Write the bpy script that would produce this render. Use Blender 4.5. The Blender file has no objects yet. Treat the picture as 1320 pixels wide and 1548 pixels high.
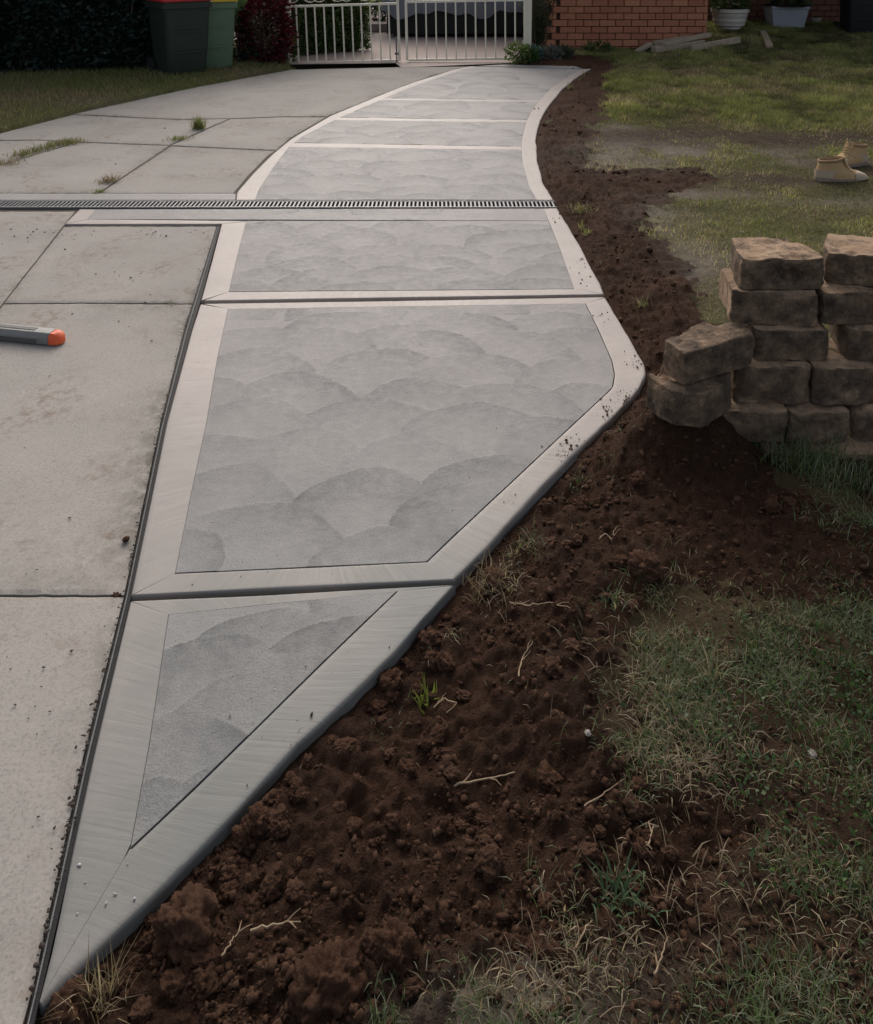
import bpy, bmesh, math, random
import numpy as np
from mathutils import Vector, Matrix, noise as mnoise

scene = bpy.context.scene
COL = scene.collection
R = math.radians

# ------------------------------------------------------------------ camera
CAM_H, FOC, TILT = 1.6, 1250.0, 8.0          # eye height, focal length in photo pixels, downward tilt
PY0 = -86.0 + FOC * math.tan(R(TILT))         # image row of the optical axis
cam_d = bpy.data.cameras.new("camera")
cam = bpy.data.objects.new("camera", cam_d)
COL.objects.link(cam)
cam.location = (0, 0, CAM_H)
cam.rotation_euler = (R(90 - TILT), 0, 0)
cam_d.sensor_fit = 'VERTICAL'
cam_d.sensor_height = 36
cam_d.sensor_width = 36 * 1320 / 1548
cam_d.lens = FOC / 1548 * 36
cam_d.shift_y = -(774 - PY0) / 1548
cam_d.clip_start, cam_d.clip_end = 0.05, 600
scene.camera = cam

# ------------------------------------------------------------------ light
SUN_EL, SUN_AZ = 34.0, -6.0                   # dusk, bright sky low ahead of the camera
world = bpy.data.worlds.new("World")
scene.world = world
world.use_nodes = True
wn = world.node_tree.nodes
bg = wn["Background"]
sky = wn.new("ShaderNodeTexSky")
sky.sky_type = 'NISHITA'
sky.sun_disc = False
sky.sun_elevation = R(SUN_EL)
sky.sun_rotation = R(SUN_AZ)
sky.air_density, sky.dust_density, sky.ozone_density = 0.7, 4.0, .2
hs = wn.new("ShaderNodeHueSaturation")        # thin overcast: the sky's colour is washed out
hs.inputs["Saturation"].default_value = .5
world.node_tree.links.new(sky.outputs[0], hs.inputs["Color"])
world.node_tree.links.new(hs.outputs[0], bg.inputs[0])
bg.inputs[1].default_value = 0.15
sun_d = bpy.data.lights.new("sun", 'SUN')
sun_d.energy, sun_d.angle, sun_d.color = 0.75, R(90), (1, .82, .70)
sun = bpy.data.objects.new("sun", sun_d)
COL.objects.link(sun)
sdir = Vector((math.sin(R(SUN_AZ)) * math.cos(R(SUN_EL)), math.cos(R(SUN_AZ)) * math.cos(R(SUN_EL)), math.sin(R(SUN_EL))))
sun.rotation_euler = sdir.to_track_quat('Z', 'Y').to_euler()
scene.view_settings.view_transform = 'Standard'
scene.view_settings.look = 'None'
scene.view_settings.gamma = 1
scene.view_settings.exposure = 0.3
scene.view_settings.use_curve_mapping = False

rng = np.random.default_rng(7)
random.seed(7)

# ------------------------------------------------------------------ geometry helpers
CT, ST = math.cos(R(TILT)), math.sin(R(TILT))
def ray(px, py):
    x, y = (px - 660) / FOC, -(py - PY0) / FOC
    return x, CT + y * ST, -ST + y * CT          # right, forward, up
def at(px, py, z=0.0):
    x, f, u = ray(px, py)
    k = (z - CAM_H) / u
    return Vector((x * k, f * k, z))
def atY(px, py, Y):
    x, f, u = ray(px, py)
    k = Y / f
    return Vector((x * k, Y, CAM_H + u * k))
def proj(X, Y, Z):
    d = Y * CT - (Z - CAM_H) * ST
    v = Y * ST + (Z - CAM_H) * CT
    d = np.maximum(d, 1e-4)
    return 660 + FOC * X / d, PY0 - FOC * v / d

def _hash(ix, iy, s):
    h = (ix.astype(np.int64) * 374761393 + iy.astype(np.int64) * 668265263 + s * 1442695041) & 0xffffffff
    h = ((h ^ (h >> 13)) * 1274126177) & 0xffffffff
    return ((h ^ (h >> 16)) & 0xffff) / 65535.0
def vnoise(x, y, s=0):
    x, y = np.asarray(x, float), np.asarray(y, float)
    ix, iy = np.floor(x), np.floor(y)
    fx, fy = x - ix, y - iy
    fx = fx * fx * fx * (fx * (fx * 6 - 15) + 10)
    fy = fy * fy * fy * (fy * (fy * 6 - 15) + 10)
    a, b = _hash(ix, iy, s), _hash(ix + 1, iy, s)
    c, d = _hash(ix, iy + 1, s), _hash(ix + 1, iy + 1, s)
    return (a + (b - a) * fx) * (1 - fy) + (c + (d - c) * fx) * fy
def fbm(x, y, s=0, o=4, g=.5):
    t, a, n, f = 0, 1, 0, 1
    for i in range(o):
        t = t + a * (vnoise(x * f + 17.3 * i, y * f - 9.1 * i, s + i) * 2 - 1)
        n += a
        a *= g
        f *= 2.03
    return t / n
def sdist(X, Y, poly):
    """signed distance to a closed polygon, negative inside"""
    P = np.asarray(poly, float)
    best = np.full(X.shape, 1e9)
    ins = np.zeros(X.shape, bool)
    for (ax, ay), (bx, by) in zip(P, np.roll(P, -1, 0)):
        ex, ey = bx - ax, by - ay
        t = np.clip(((X - ax) * ex + (Y - ay) * ey) / (ex * ex + ey * ey + 1e-12), 0, 1)
        best = np.minimum(best, (X - ax - t * ex) ** 2 + (Y - ay - t * ey) ** 2)
        if abs(by - ay) > 1e-9:
            c = ((ay > Y) != (by > Y)) & (X < ex * (Y - ay) / (by - ay) + ax)
            ins ^= c
    d = np.sqrt(best)
    return np.where(ins, -d, d)

def np_mesh(name, V, F, smooth=True):
    """mesh from numpy arrays; F is (n,3) or (n,4), or a list of such arrays"""
    Fs = F if isinstance(F, list) else [F]
    me = bpy.data.meshes.new(name)
    V = np.ascontiguousarray(V, np.float32)
    me.vertices.add(len(V))
    me.vertices.foreach_set("co", V.ravel())
    tot = np.concatenate([np.full(len(f), f.shape[1], np.int32) for f in Fs])
    idx = np.concatenate([np.asarray(f, np.int32).ravel() for f in Fs])
    me.loops.add(len(idx))
    me.loops.foreach_set("vertex_index", idx)
    me.polygons.add(len(tot))
    st = np.concatenate([[0], np.cumsum(tot)[:-1]]).astype(np.int32)
    me.polygons.foreach_set("loop_start", st)
    me.polygons.foreach_set("loop_total", tot)
    me.update(calc_edges=True)
    me.validate()
    if smooth:
        me.polygons.foreach_set("use_smooth", np.ones(len(tot), bool))
    return me
def attr(me, name, a):
    a = np.asarray(a, np.float32)
    if a.ndim == 1:
        t = me.attributes.new(name, 'FLOAT', 'POINT')
        t.data.foreach_set("value", a)
    else:
        if a.shape[1] == 3:
            a = np.concatenate([a, np.ones((len(a), 1), np.float32)], 1)
        t = me.attributes.new(name, 'FLOAT_COLOR', 'POINT')
        t.data.foreach_set("color", a.ravel())

def link(name, me, mats=None, parent=None, loc=None, rot=None):
    o = bpy.data.objects.new(name, me)
    COL.objects.link(o)
    if mats is not None and me is not None:
        for m in (mats if isinstance(mats, (list, tuple)) else [mats]):
            me.materials.append(m)
    if parent is not None:
        o.parent = parent
    if loc is not None:
        o.location = loc
    if rot is not None:
        o.rotation_euler = rot
    return o
def tag(o, label, cat, group=None, kind=None):
    if label: o['label'] = label
    if cat: o['category'] = cat
    if group: o['group'] = group
    if kind: o['kind'] = kind
    return o
def thing(name, label, cat, loc=(0, 0, 0), rz=0, group=None):
    o = bpy.data.objects.new(name, None)
    COL.objects.link(o)
    o.location = loc
    o.rotation_euler = (0, 0, rz)
    o.empty_display_size = .1
    return tag(o, label, cat, group)
def root_struct(name):
    o = bpy.data.objects.new(name, None)
    COL.objects.link(o)
    o['kind'] = 'structure'
    return o

class MB:
    """collects simple solids into one mesh"""
    def __init__(self): self.bm = bmesh.new()
    def box(self, c, s, rz=0, M=None):
        m = Matrix.Translation(c) @ Matrix.Rotation(rz, 4, 'Z') if M is None else M
        r = bmesh.ops.create_cube(self.bm, size=1, matrix=m @ Matrix.Diagonal((*s, 1)))
        return r['verts']
    def bar(self, a, b, w, h=None):
        a, b = Vector(a), Vector(b)
        h = h or w
        q = (b - a).to_track_quat('Z', 'Y').to_matrix().to_4x4()
        m = Matrix.Translation((a + b) / 2) @ q
        bmesh.ops.create_cube(self.bm, size=1, matrix=m @ Matrix.Diagonal((w, h, (b - a).length, 1)))
    def tube(self, pts, r, n=8, cap=True, r2=None):
        pts = [Vector(p) for p in pts]
        prev = None
        for i, p in enumerate(pts):
            d = (pts[min(i + 1, len(pts) - 1)] - pts[max(i - 1, 0)]).normalized()
            q = d.to_track_quat('Z', 'Y')
            rr = r if r2 is None else r + (r2 - r) * i / (len(pts) - 1)
            ring = [self.bm.verts.new(p + q @ Vector((rr * math.cos(2 * math.pi * k / n), rr * math.sin(2 * math.pi * k / n), 0))) for k in range(n)]
            if prev:
                for k in range(n):
                    self.bm.faces.new((prev[k], prev[(k + 1) % n], ring[(k + 1) % n], ring[k]))
            elif cap:
                self.bm.faces.new(ring[::-1])
            prev = ring
        if cap: self.bm.faces.new(prev)
    def loft(self, rings, cap0=True, cap1=True):
        prev = None
        for ring in rings:
            vs = [self.bm.verts.new(p) for p in ring]
            n = len(vs)
            if prev:
                for k in range(n):
                    self.bm.faces.new((prev[k], prev[(k + 1) % n], vs[(k + 1) % n], vs[k]))
            elif cap0:
                self.bm.faces.new(vs[::-1])
            prev = vs
        if cap1: self.bm.faces.new(prev)
    def lathe(self, prof, n=28, cap=True):
        self.loft([[Vector((r * math.cos(2 * math.pi * k / n), r * math.sin(2 * math.pi * k / n), z)) for k in range(n)] for r, z in prof], cap, cap)
    def bevel(self, w, seg=2):
        bmesh.ops.bevel(self.bm, geom=list(self.bm.edges), offset=w, segments=seg, affect='EDGES', profile=.6)
    def mesh(self, name, smooth=False):
        bmesh.ops.recalc_face_normals(self.bm, faces=self.bm.faces)
        me = bpy.data.meshes.new(name)
        self.bm.to_mesh(me)
        self.bm.free()
        if smooth:
            for p in me.polygons: p.use_smooth = True
            try: me.set_sharp_from_angle(angle=R(40))
            except Exception: pass
        return me
    def put(self, name, m, parent=None, loc=None, rot=None, smooth=False):
        return link(name, self.mesh(name, smooth), m, parent, loc, rot)

# ------------------------------------------------------------------ material helpers
class NT:
    def __init__(self, name):
        self.m = bpy.data.materials.new(name)
        self.m.use_nodes = True
        self.t = self.m.node_tree
        self.b = self.t.nodes["Principled BSDF"]
        self.b.inputs["Specular IOR Level"].default_value = .35
        self.tc = None
    def n(self, typ, **kw):
        nd = self.t.nodes.new(typ)
        for k, v in kw.items(): setattr(nd, k, v)
        return nd
    def l(self, a, b): self.t.links.new(a, b)
    def coord(self, kind="Object"):
        if self.tc is None: self.tc = self.n("ShaderNodeTexCoord")
        return self.tc.outputs[kind]
    def geo(self): return self.n("ShaderNodeNewGeometry").outputs["Position"]
    def scaled(self, vec, s):
        mp = self.n("ShaderNodeMapping")
        mp.inputs["Scale"].default_value = s if isinstance(s, (tuple, list)) else (s, s, s)
        self.l(vec, mp.inputs[0])
        return mp.outputs[0]
    def noise(self, vec, scale, detail=5, rough=.6, dist=0):
        nd = self.n("ShaderNodeTexNoise")
        nd.inputs["Scale"].default_value = scale
        nd.inputs["Detail"].default_value = detail
        nd.inputs["Roughness"].default_value = rough
        nd.inputs["Distortion"].default_value = dist
        if vec is not None: self.l(vec, nd.inputs["Vector"])
        return nd.outputs["Fac"]
    def voro(self, vec, scale, feature='F1'):
        nd = self.n("ShaderNodeTexVoronoi", feature=feature)
        nd.inputs["Scale"].default_value = scale
        if vec is not None: self.l(vec, nd.inputs["Vector"])
        return nd.outputs["Distance"]
    def ramp(self, f, stops):
        nd = self.n("ShaderNodeValToRGB")
        cr = nd.color_ramp
        while len(cr.elements) < len(stops): cr.elements.new(.5)
        for e, (p, c) in zip(cr.elements, stops):
            e.position = p
            e.color = (*c, 1) if not isinstance(c, (int, float)) else (c, c, c, 1)
        self.l(f, nd.inputs[0])
        return nd.outputs[0]
    def mix(self, f, a, b, mode='MIX'):
        nd = self.n("ShaderNodeMix", data_type='RGBA', blend_type=mode)
        for k, v in ((0, f), (6, a), (7, b)):
            if isinstance(v, (int, float)): nd.inputs[k].default_value = v if k == 0 else (v, v, v, 1)
            elif isinstance(v, tuple): nd.inputs[k].default_value = (*v, 1)
            else: self.l(v, nd.inputs[k])
        return nd.outputs[2]
    def math(self, op, a, b=0.0, clamp=False):
        nd = self.n("ShaderNodeMath", operation=op, use_clamp=clamp)
        for k, v in ((0, a), (1, b)):
            if isinstance(v, (int, float)): nd.inputs[k].default_value = v
            else: self.l(v, nd.inputs[k])
        return nd.outputs[0]
    def attr(self, name):
        nd = self.n("ShaderNodeAttribute", attribute_name=name)
        return nd
    def rnd(self): return self.n("ShaderNodeObjectInfo").outputs["Random"]
    def base(self, c):
        if isinstance(c, tuple): self.b.inputs["Base Color"].default_value = (*c, 1)
        else: self.l(c, self.b.inputs["Base Color"])
    def rough(self, r):
        if isinstance(r, (int, float)): self.b.inputs["Roughness"].default_value = r
        else: self.l(r, self.b.inputs["Roughness"])
    def bump(self, h, s=.3, d=.01, prev=None):
        nd = self.n("ShaderNodeBump")
        nd.inputs["Strength"].default_value = s
        nd.inputs["Distance"].default_value = d
        self.l(h, nd.inputs["Height"])
        if prev is not None: self.l(prev, nd.inputs["Normal"])
        self.l(nd.outputs[0], self.b.inputs["Normal"])
        return nd.outputs[0]

def simple(name, c, rough=.6, var=.25, scale=8, bump=.15, spec=.35, metal=0):
    t = NT(name)
    v = t.coord()
    f = t.noise(v, scale, 6, .65)
    t.base(t.mix(f, tuple(x * (1 - var) for x in c), tuple(min(1, x * (1 + var)) for x in c)))
    t.rough(rough)
    t.b.inputs["Specular IOR Level"].default_value = spec
    t.b.inputs["Metallic"].default_value = metal
    if bump: t.bump(t.noise(v, scale * 6, 4), bump, .01)
    return t.m

# old driveway concrete: warm grey, stained, worn
def m_old():
    t = NT("old_concrete")
    g = t.geo()
    big = t.noise(g, 1.3, 6, .62)
    c = t.ramp(big, [(.3, (.25, .232, .205)), (.5, (.335, .312, .280)), (.7, (.39, .360, .322))])
    mid = t.noise(g, 9, 7, .7, .4)
    c = t.mix(t.ramp(mid, [(.35, 0.0), (.75, 1.0)]), c, (.36, .335, .30))
    st = t.math('MULTIPLY', t.ramp(t.noise(g, 3.1, 3, .5), [(.50, 0.0), (.66, 1.0)]), t.ramp(t.noise(g, 22, 6, .75), [(.47, 0.0), (.64, .75)]))
    c = t.mix(st, c, (.20, .145, .105))
    bl = t.ramp(t.noise(g, 14, 5, .8), [(.66, 0.0), (.74, .5)])
    c = t.mix(bl, c, (.16, .15, .14))
    wh = t.ramp(t.noise(t.scaled(g, (1.0, 1.0, 1)), 6.5, 6, .75, .8), [(.62, 0.0), (.72, .35)])
    c = t.mix(wh, c, (.50, .48, .46))
    sp = t.ramp(t.noise(g, 160, 3, .6), [(.30, (.62, .62, .62)), (.5, (1, 1, 1)), (.75, (1.12, 1.12, 1.12))])
    c = t.mix(.6, c, sp, 'MULTIPLY')
    gm = t.attr("grime").outputs["Fac"]
    gf = t.math('MULTIPLY', gm, t.ramp(t.noise(g, 17, 5, .75), [(.36, 0.0), (.60, 1.0)]), True)
    c = t.mix(t.math('MULTIPLY', gf, .85), c, (.085, .078, .055))
    t.base(c)
    t.rough(t.ramp(mid, [(.3, .78), (.7, .92)]))
    t.b.inputs["Specular IOR Level"].default_value = .18
    n1 = t.bump(t.noise(g, 220, 4, .6), .25, .003)
    t.bump(t.noise(g, 22, 5, .6), .25, .006, n1)
    return t.m
# new concrete: smooth trowelled border
def m_border():
    t = NT("trowelled_concrete")
    g = t.geo()
    uv = t.n("ShaderNodeUVMap").outputs[0]
    c = t.ramp(t.noise(g, 2.2, 5, .6), [(.3, (.315, .268, .235)), (.7, (.39, .335, .295))])  # peach base: own tone plus low-sky sheen put into the colour
    c = t.mix(t.ramp(t.noise(g, 34, 5, .7), [(.3, 0.0), (.75, .5)]), c, (.25, .235, .225))
    sheen_fade = t.attr("sheen_fade").outputs["Fac"]
    c = t.mix(sheen_fade, c, (.118, .131, .122))  # near end mixed darker and greyer, where the painted sheen fades
    t.base(c)
    st = t.noise(t.scaled(uv, (5.5, 75, 1)), 1.0, 4, .55, .5)
    t.rough(t.ramp(st, [(.3, .50), (.7, .60)]))
    t.b.inputs["Specular IOR Level"].default_value = .42
    n1 = t.bump(st, .15, .005)
    t.bump(t.noise(g, 260, 3, .6), .12, .002, n1)
    return t.m
# new concrete: sponge-swirled panel; the vertex attribute 'fan' is the trowel's print
def m_panel():
    t = NT("swirled_concrete")
    g = t.geo()
    fan = t.attr("fan").outputs["Fac"]
    wob = t.noise(g, 26, 6, .75)
    f = t.math('MULTIPLY', fan, t.ramp(wob, [(.28, .40), (.62, 1.0)]), True)
    c = t.ramp(t.noise(g, 2.0, 5, .6), [(.3, (.240, .228, .217)), (.7, (.310, .294, .279))])
    sheen_fade = t.attr("sheen_fade").outputs["Fac"]
    c = t.mix(t.math('MULTIPLY', sheen_fade, .8), c, (.222, .232, .220))  # near end shifted greyer, away from the painted warm sheen
    c = t.mix(f, c, (.092, .097, .098))
    sp = t.ramp(t.noise(g, 190, 4, .7), [(.28, (.6, .6, .6)), (.5, (1, 1, 1)), (.78, (1.16, 1.16, 1.16))])
    c = t.mix(.75, c, sp, 'MULTIPLY')
    bl = t.ramp(t.noise(g, 55, 5, .8), [(.66, 0.0), (.76, .4)])
    c = t.mix(bl, c, (.17, .175, .18))
    t.base(c)
    t.b.inputs["Specular IOR Level"].default_value = .28
    t.rough(t.ramp(wob, [(.3, .52), (.7, .7)]))
    n1 = t.bump(t.noise(g, 230, 4, .7), .45, .004)
    t.bump(t.noise(g, 40, 4, .6), .25, .006, n1)
    return t.m
def m_soil():
    t = NT("dug_soil")
    g = t.geo()
    c = t.ramp(t.noise(g, 5, 6, .65), [(.28, (.028, .0140, .0088)), (.52, (.052, .0258, .0150)), (.75, (.082, .041, .0235))])
    c = t.mix(t.ramp(t.noise(g, 60, 6, .75), [(.35, 0.0), (.8, .8)]), c, (.095, .050, .030))
    c = t.mix(t.ramp(t.noise(g, 420, 2, .5), [(.70, 0.0), (.78, .5)]), c, (.22, .17, .125))
    dry = t.attr("dry").outputs["Fac"]
    df = t.math('MULTIPLY', dry, t.ramp(t.noise(g, 18, 6, .7), [(.25, .35), (.65, 1.0)]), True)
    c = t.mix(df, c, t.ramp(t.noise(g, 90, 5, .7), [(.3, (.10, .082, .062)), (.7, (.20, .170, .138))]))
    t.base(c)
    t.rough(.95)
    t.b.inputs["Specular IOR Level"].default_value = .12
    n1 = t.bump(t.noise(g, 160, 5, .7), .8, .008)
    t.bump(t.noise(g, 40, 6, .7), .7, .02, n1)
    return t.m
def m_lawn():
    t = NT("lawn_earth")
    g = t.geo()
    green, dry = t.attr("green").outputs["Fac"], t.attr("dry").outputs["Fac"]
    c = t.ramp(t.noise(g, 14, 6, .7), [(.3, (.030, .019, .0125)), (.7, (.072, .049, .033))])
    gf = t.math('MULTIPLY', green, t.ramp(t.noise(g, 40, 5, .7), [(.25, .4), (.6, 1.0)]), True)
    nf = t.attr('near').outputs['Fac']
    c = t.mix(nf, c, t.ramp(t.noise(g, 9, 6, .7), [(.3, (.024, .0135, .0088)), (.7, (.058, .034, .022))]))
    c = t.mix(gf, c, t.ramp(t.noise(g, 8, 5, .7), [(.3, (.075, .080, .030)), (.7, (.150, .148, .060))]))
    df = t.math('MULTIPLY', dry, t.ramp(t.noise(g, 22, 6, .7), [(.25, .35), (.65, 1.0)]), True)
    c = t.mix(df, c, t.ramp(t.noise(g, 100, 5, .7), [(.3, (.16, .135, .105)), (.7, (.33, .29, .24))]))
    t.base(c)
    t.rough(.95)
    t.b.inputs["Specular IOR Level"].default_value = .12
    n1 = t.bump(t.noise(g, 130, 5, .7), .7, .01)
    t.bump(t.noise(g, 30, 5, .7), .6, .03, n1)
    return t.m
def m_blade(name, rough=.6, trans=.45):
    t = NT(name)
    c = t.attr("col").outputs["Color"]
    t.base(c)
    t.rough(rough)
    t.b.inputs["Specular IOR Level"].default_value = .25
    tr = t.n("ShaderNodeBsdfTranslucent")
    t.l(t.mix(1.0, c, (1.0, 1.05, .75), 'MULTIPLY'), tr.inputs[0])
    ms = t.n("ShaderNodeMixShader")
    ms.inputs[0].default_value = trans
    t.l(t.b.outputs[0], ms.inputs[1]); t.l(tr.outputs[0], ms.inputs[2])
    t.l(ms.outputs[0], t.t.nodes["Material Output"].inputs["Surface"])
    return t.m
def m_clod():
    t = NT("soil_clod")
    v = t.coord()
    c = t.ramp(t.noise(t.geo(), 60, 6, .7), [(.3, (.040, .0205, .0125)), (.55, (.078, .0400, .0240)), (.8, (.138, .074, .045))])
    r = t.rnd()
    c = t.mix(t.ramp(r, [(.4, 0.0), (1.0, .45)]), c, (.105, .060, .038))
    t.base(c)
    t.rough(.95)
    t.b.inputs["Specular IOR Level"].default_value = .1
    n1 = t.bump(t.noise(t.geo(), 240, 6, .75), .9, .006)
    return t.m
def m_block(name, fresh):
    t = NT(name)
    v = t.coord()
    rn = t.rnd()
    vo = t.n("ShaderNodeVectorMath", operation='ADD')
    t.l(v, vo.inputs[0])
    cb = t.n("ShaderNodeCombineXYZ")
    t.l(t.math('MULTIPLY', rn, 37.0), cb.inputs[0])
    t.l(cb.outputs[0], vo.inputs[1])
    v = vo.outputs[0]
    if fresh:
        c = t.ramp(t.noise(v, 9, 6, .65), [(.3, (.36, .240, .150)), (.7, (.56, .395, .255))])
        c = t.mix(t.ramp(t.noise(v, 22, 6, .75), [(.48, 0.0), (.66, .8)]), c, (.075, .062, .052))
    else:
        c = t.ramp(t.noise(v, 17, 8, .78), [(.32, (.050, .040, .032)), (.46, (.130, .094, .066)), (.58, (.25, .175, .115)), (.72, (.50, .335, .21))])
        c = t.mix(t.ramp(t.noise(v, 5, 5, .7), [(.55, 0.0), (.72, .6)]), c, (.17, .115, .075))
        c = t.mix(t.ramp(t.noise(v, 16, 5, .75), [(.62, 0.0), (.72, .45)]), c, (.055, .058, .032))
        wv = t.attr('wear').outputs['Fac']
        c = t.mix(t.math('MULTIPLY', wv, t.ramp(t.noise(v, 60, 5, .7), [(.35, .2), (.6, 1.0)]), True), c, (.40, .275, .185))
    c = t.mix(t.ramp(t.noise(v, 170, 3, .6), [(.68, 0.0), (.76, .5)]), c, (.36, .33, .30))
    t.base(c)
    t.rough(.9)
    t.b.inputs["Specular IOR Level"].default_value = .2
    n1 = t.bump(t.noise(v, 190, 5, .75), 1.0, .006)
    t.bump(t.noise(v, 45, 6, .7), .8, .014, n1)
    return t.m
def m_brick(name, lo, hi):
    t = NT(name)
    r = t.rnd()
    c = t.ramp(r, [(0.0, lo), (.5, tuple((a + b) / 2 for a, b in zip(lo, hi))), (1.0, hi)])
    g = t.geo()
    c = t.mix(t.ramp(t.noise(g, 30, 5, .7), [(.35, 0.0), (.8, .5)]), c, tuple(a * .55 for a in lo))
    t.base(c)
    t.rough(.85)
    t.bump(t.noise(g, 160, 4, .6), .4, .004)
    return t.m

M = dict(old=m_old(), border=m_border(), panel=m_panel(), soil=m_soil(), lawn=m_lawn(), blade=m_blade("grass_blade"),
         clod=m_clod(), block_f=m_block("block_dark_mottled", False), block_t=m_block("block_tan", True),  # block fronts dark and mottled, tops and some sides tan
         brick=m_brick("brick_orange", (.34, .130, .072), (.48, .205, .115)),
         brick_shade=m_brick("brick_shaded", (.17, .080, .055), (.24, .11, .07)),  # darkened house brick; recess shade put into its colour
         mortar=simple("mortar", (.105, .072, .056), .95, .3, 30),
         leaf=m_blade("leaf", .5, .4), cream=simple("cream_steel", (.72, .66, .53), .5, .12, 14, .05),
         dark=simple("dark_gap", (.018, .018, .017), .9, .3, 30),
         joint=simple("joint_dirt", (.085, .072, .056), .95, .5, 30, .3),
         foam=simple("expansion_foam", (.010, .010, .011), .75, .4, 60, .3),
         foam_l=simple("weathered_strip_top", (.17, .17, .165), .85, .5, 40, .3),
         slurry=simple("grey_base", (.10, .10, .098), .85, .2, 20),
         steel=simple("galvanised_grate", (.12, .12, .125), .5, .25, 30, .1, .5, .3),
         bin_g=simple("green_bin_plastic", (.095, .155, .095), .55, .12, 9, .08),
         bin_d=simple("dark_green_bin_plastic", (.020, .030, .022), .55, .15, 9, .08),
         bin_k=simple("black_bin_plastic", (.012, .013, .015), .5, .15, 9, .08),
         red=simple("red_lid_plastic", (.38, .022, .022), .5, .12, 9, .05),
         yellow=simple("yellow_lid_plastic", (.50, .36, .03), .5, .12, 9, .05),
         rubber=simple("rubber", (.015, .015, .016), .8, .2, 20),
         tan=simple("tan_suede", (.47, .315, .165), .9, .22, 22, .3, .15),
         tan_l=simple("pale_dusty_suede", (.46, .37, .27), .85, .18, 22, .3, .15),
         tan_d=simple("worn_lining", (.30, .20, .115), .9, .2, 22, .3, .1),
         sole=simple("dusty_sole", (.26, .205, .16), .85, .3, 22, .3, .2),
         lace=simple("lace_cord", (.30, .24, .14), .85, .2, 40, .1, .1),
         alu=simple("dull_aluminium", (.20, .20, .19), .5, .18, 16, .12, .4, .25),
         alu_d=simple("dark_aluminium", (.085, .088, .085), .55, .2, 16, .12, .4, .2),
         orange=simple("orange_plastic", (.70, .115, .035), .5, .1, 20, .06),
         white=simple("white_glazed_pot", (.50, .47, .41), .5, .15, 12, .1),
         tub=simple("grey_blue_tub", (.25, .27, .30), .6, .15, 10, .1),
         timber=simple("weathered_timber", (.34, .275, .20), .85, .35, 12, .35, .15),
         timber_l=simple("pale_timber", (.36, .28, .20), .85, .2, 12, .35, .15),
         cover=simple("grey_car_cover", (.17, .18, .20), .8, .25, 3, .3, .2),
         pink=simple("pink_grey_concrete", (.36, .29, .255), .75, .14, 3, .3, .3),
         shade_roof=simple("dark_shade_roof", (.07, .05, .045), .8, .2, 6),
         stem=simple("brown_stem", (.07, .05, .035), .9, .3, 30),
         root=simple("dry_root", (.34, .25, .16), .9, .3, 40, .2, .1),
         stone=simple("pale_stone", (.33, .30, .27), .85, .3, 20, .3),
         chip=simple("cement_crumb", (.42, .42, .41), .8, .2, 60, .2))

# ------------------------------------------------------------------ outlines (photo points laid on the ground plane)
def W2(pts): return [tuple(at(x, y)[:2]) for x, y in pts]
R_OUT = [(895, 102), (870, 118), (850, 135), (826, 165), (815, 187), (811, 212), (813, 242), (821, 275), (838, 305), (843, 314), (880, 374), (915, 446),
         (950, 505), (974, 550), (977, 566), (970, 584), (940, 619), (860, 692), (800, 757), (740, 826), (690, 880), (600, 985), (530, 1052), (440, 1136),
         (370, 1215), (280, 1308), (190, 1398), (120, 1463), (64, 1514)]
L_OUT = [(58, 1514), (78, 1440), (142, 1140), (197, 904), (252, 640), (285, 500), (307, 450), (334, 338), (98, 338), (120, 315), (357, 302), (358, 291),
         (383, 262), (410, 235), (440, 210), (500, 175), (560, 150), (620, 126), (690, 104), (720, 99), (770, 97)]
PATH = W2(R_OUT + L_OUT)
SOIL = W2([(770, 97), (765, 90), (800, 84), (905, 86), (930, 106), (912, 150), (902, 190), (880, 235), (905, 258), (1060, 264), (1100, 280), (965, 314), (985, 350), (1040, 400), (1032, 440),
           (1060, 480), (1150, 560), (1320, 600), (1700, 640), (1700, 800), (1320, 800), (1230, 700), (1180, 690), (1195, 745), (1250, 790), (1330, 815), (1500, 840), (1500, 930), (1320, 930), (1250, 940), (1180, 925), (1000, 925),
           (940, 1015), (905, 1075), (930, 1140), (1010, 1210), (1090, 1240), (1135, 1290), (1090, 1345), (1030, 1410), (960, 1440), (860, 1430),
           (800, 1500), (700, 1530), (640, 1600), (600, 1800), (-200, 1900), (0, 1560), (62, 1512)]
          + R_OUT[::-1])
PATH_A, SOIL_A = np.array(PATH), np.array(SOIL)

_re = np.array(W2([(797, 40), (797, 80), (797, 90), (765, 97)] + R_OUT))[::-1]
def xright(Y): return np.interp(Y, _re[:, 1], _re[:, 0])
def blobs(X, Y, lst):
    """soft spots given at photo points on the ground, radius in metres"""
    t = np.zeros(X.shape)
    for px, py, rx, ry, a in lst:
        p = at(px, py)
        t = np.maximum(t, a * np.exp(-((X - p.x) / rx) ** 2 - ((Y - p.y) / ry) ** 2))
    return t
DRYS = [(940, 238, .55, .45, 1), (1010, 232, .5, .3, .9), (1060, 400, .18, .35, .9), (1000, 330, .22, .28, .8), (1050, 300, .5, .12, .8), (700, 1548, .14, .05, 1.3), (790, 1540, .12, .05, 1.1),
        (1180, 235, .5, .16, .7), (1010, 350, .12, .2, .8), (930, 195, .25, .35, .5), (890, 1500, .12, .06, .35), (1290, 140, 1.2, .3, .45), (1230, 250, .5, .12, .6), (1280, 310, .6, .1, .5)]
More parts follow.
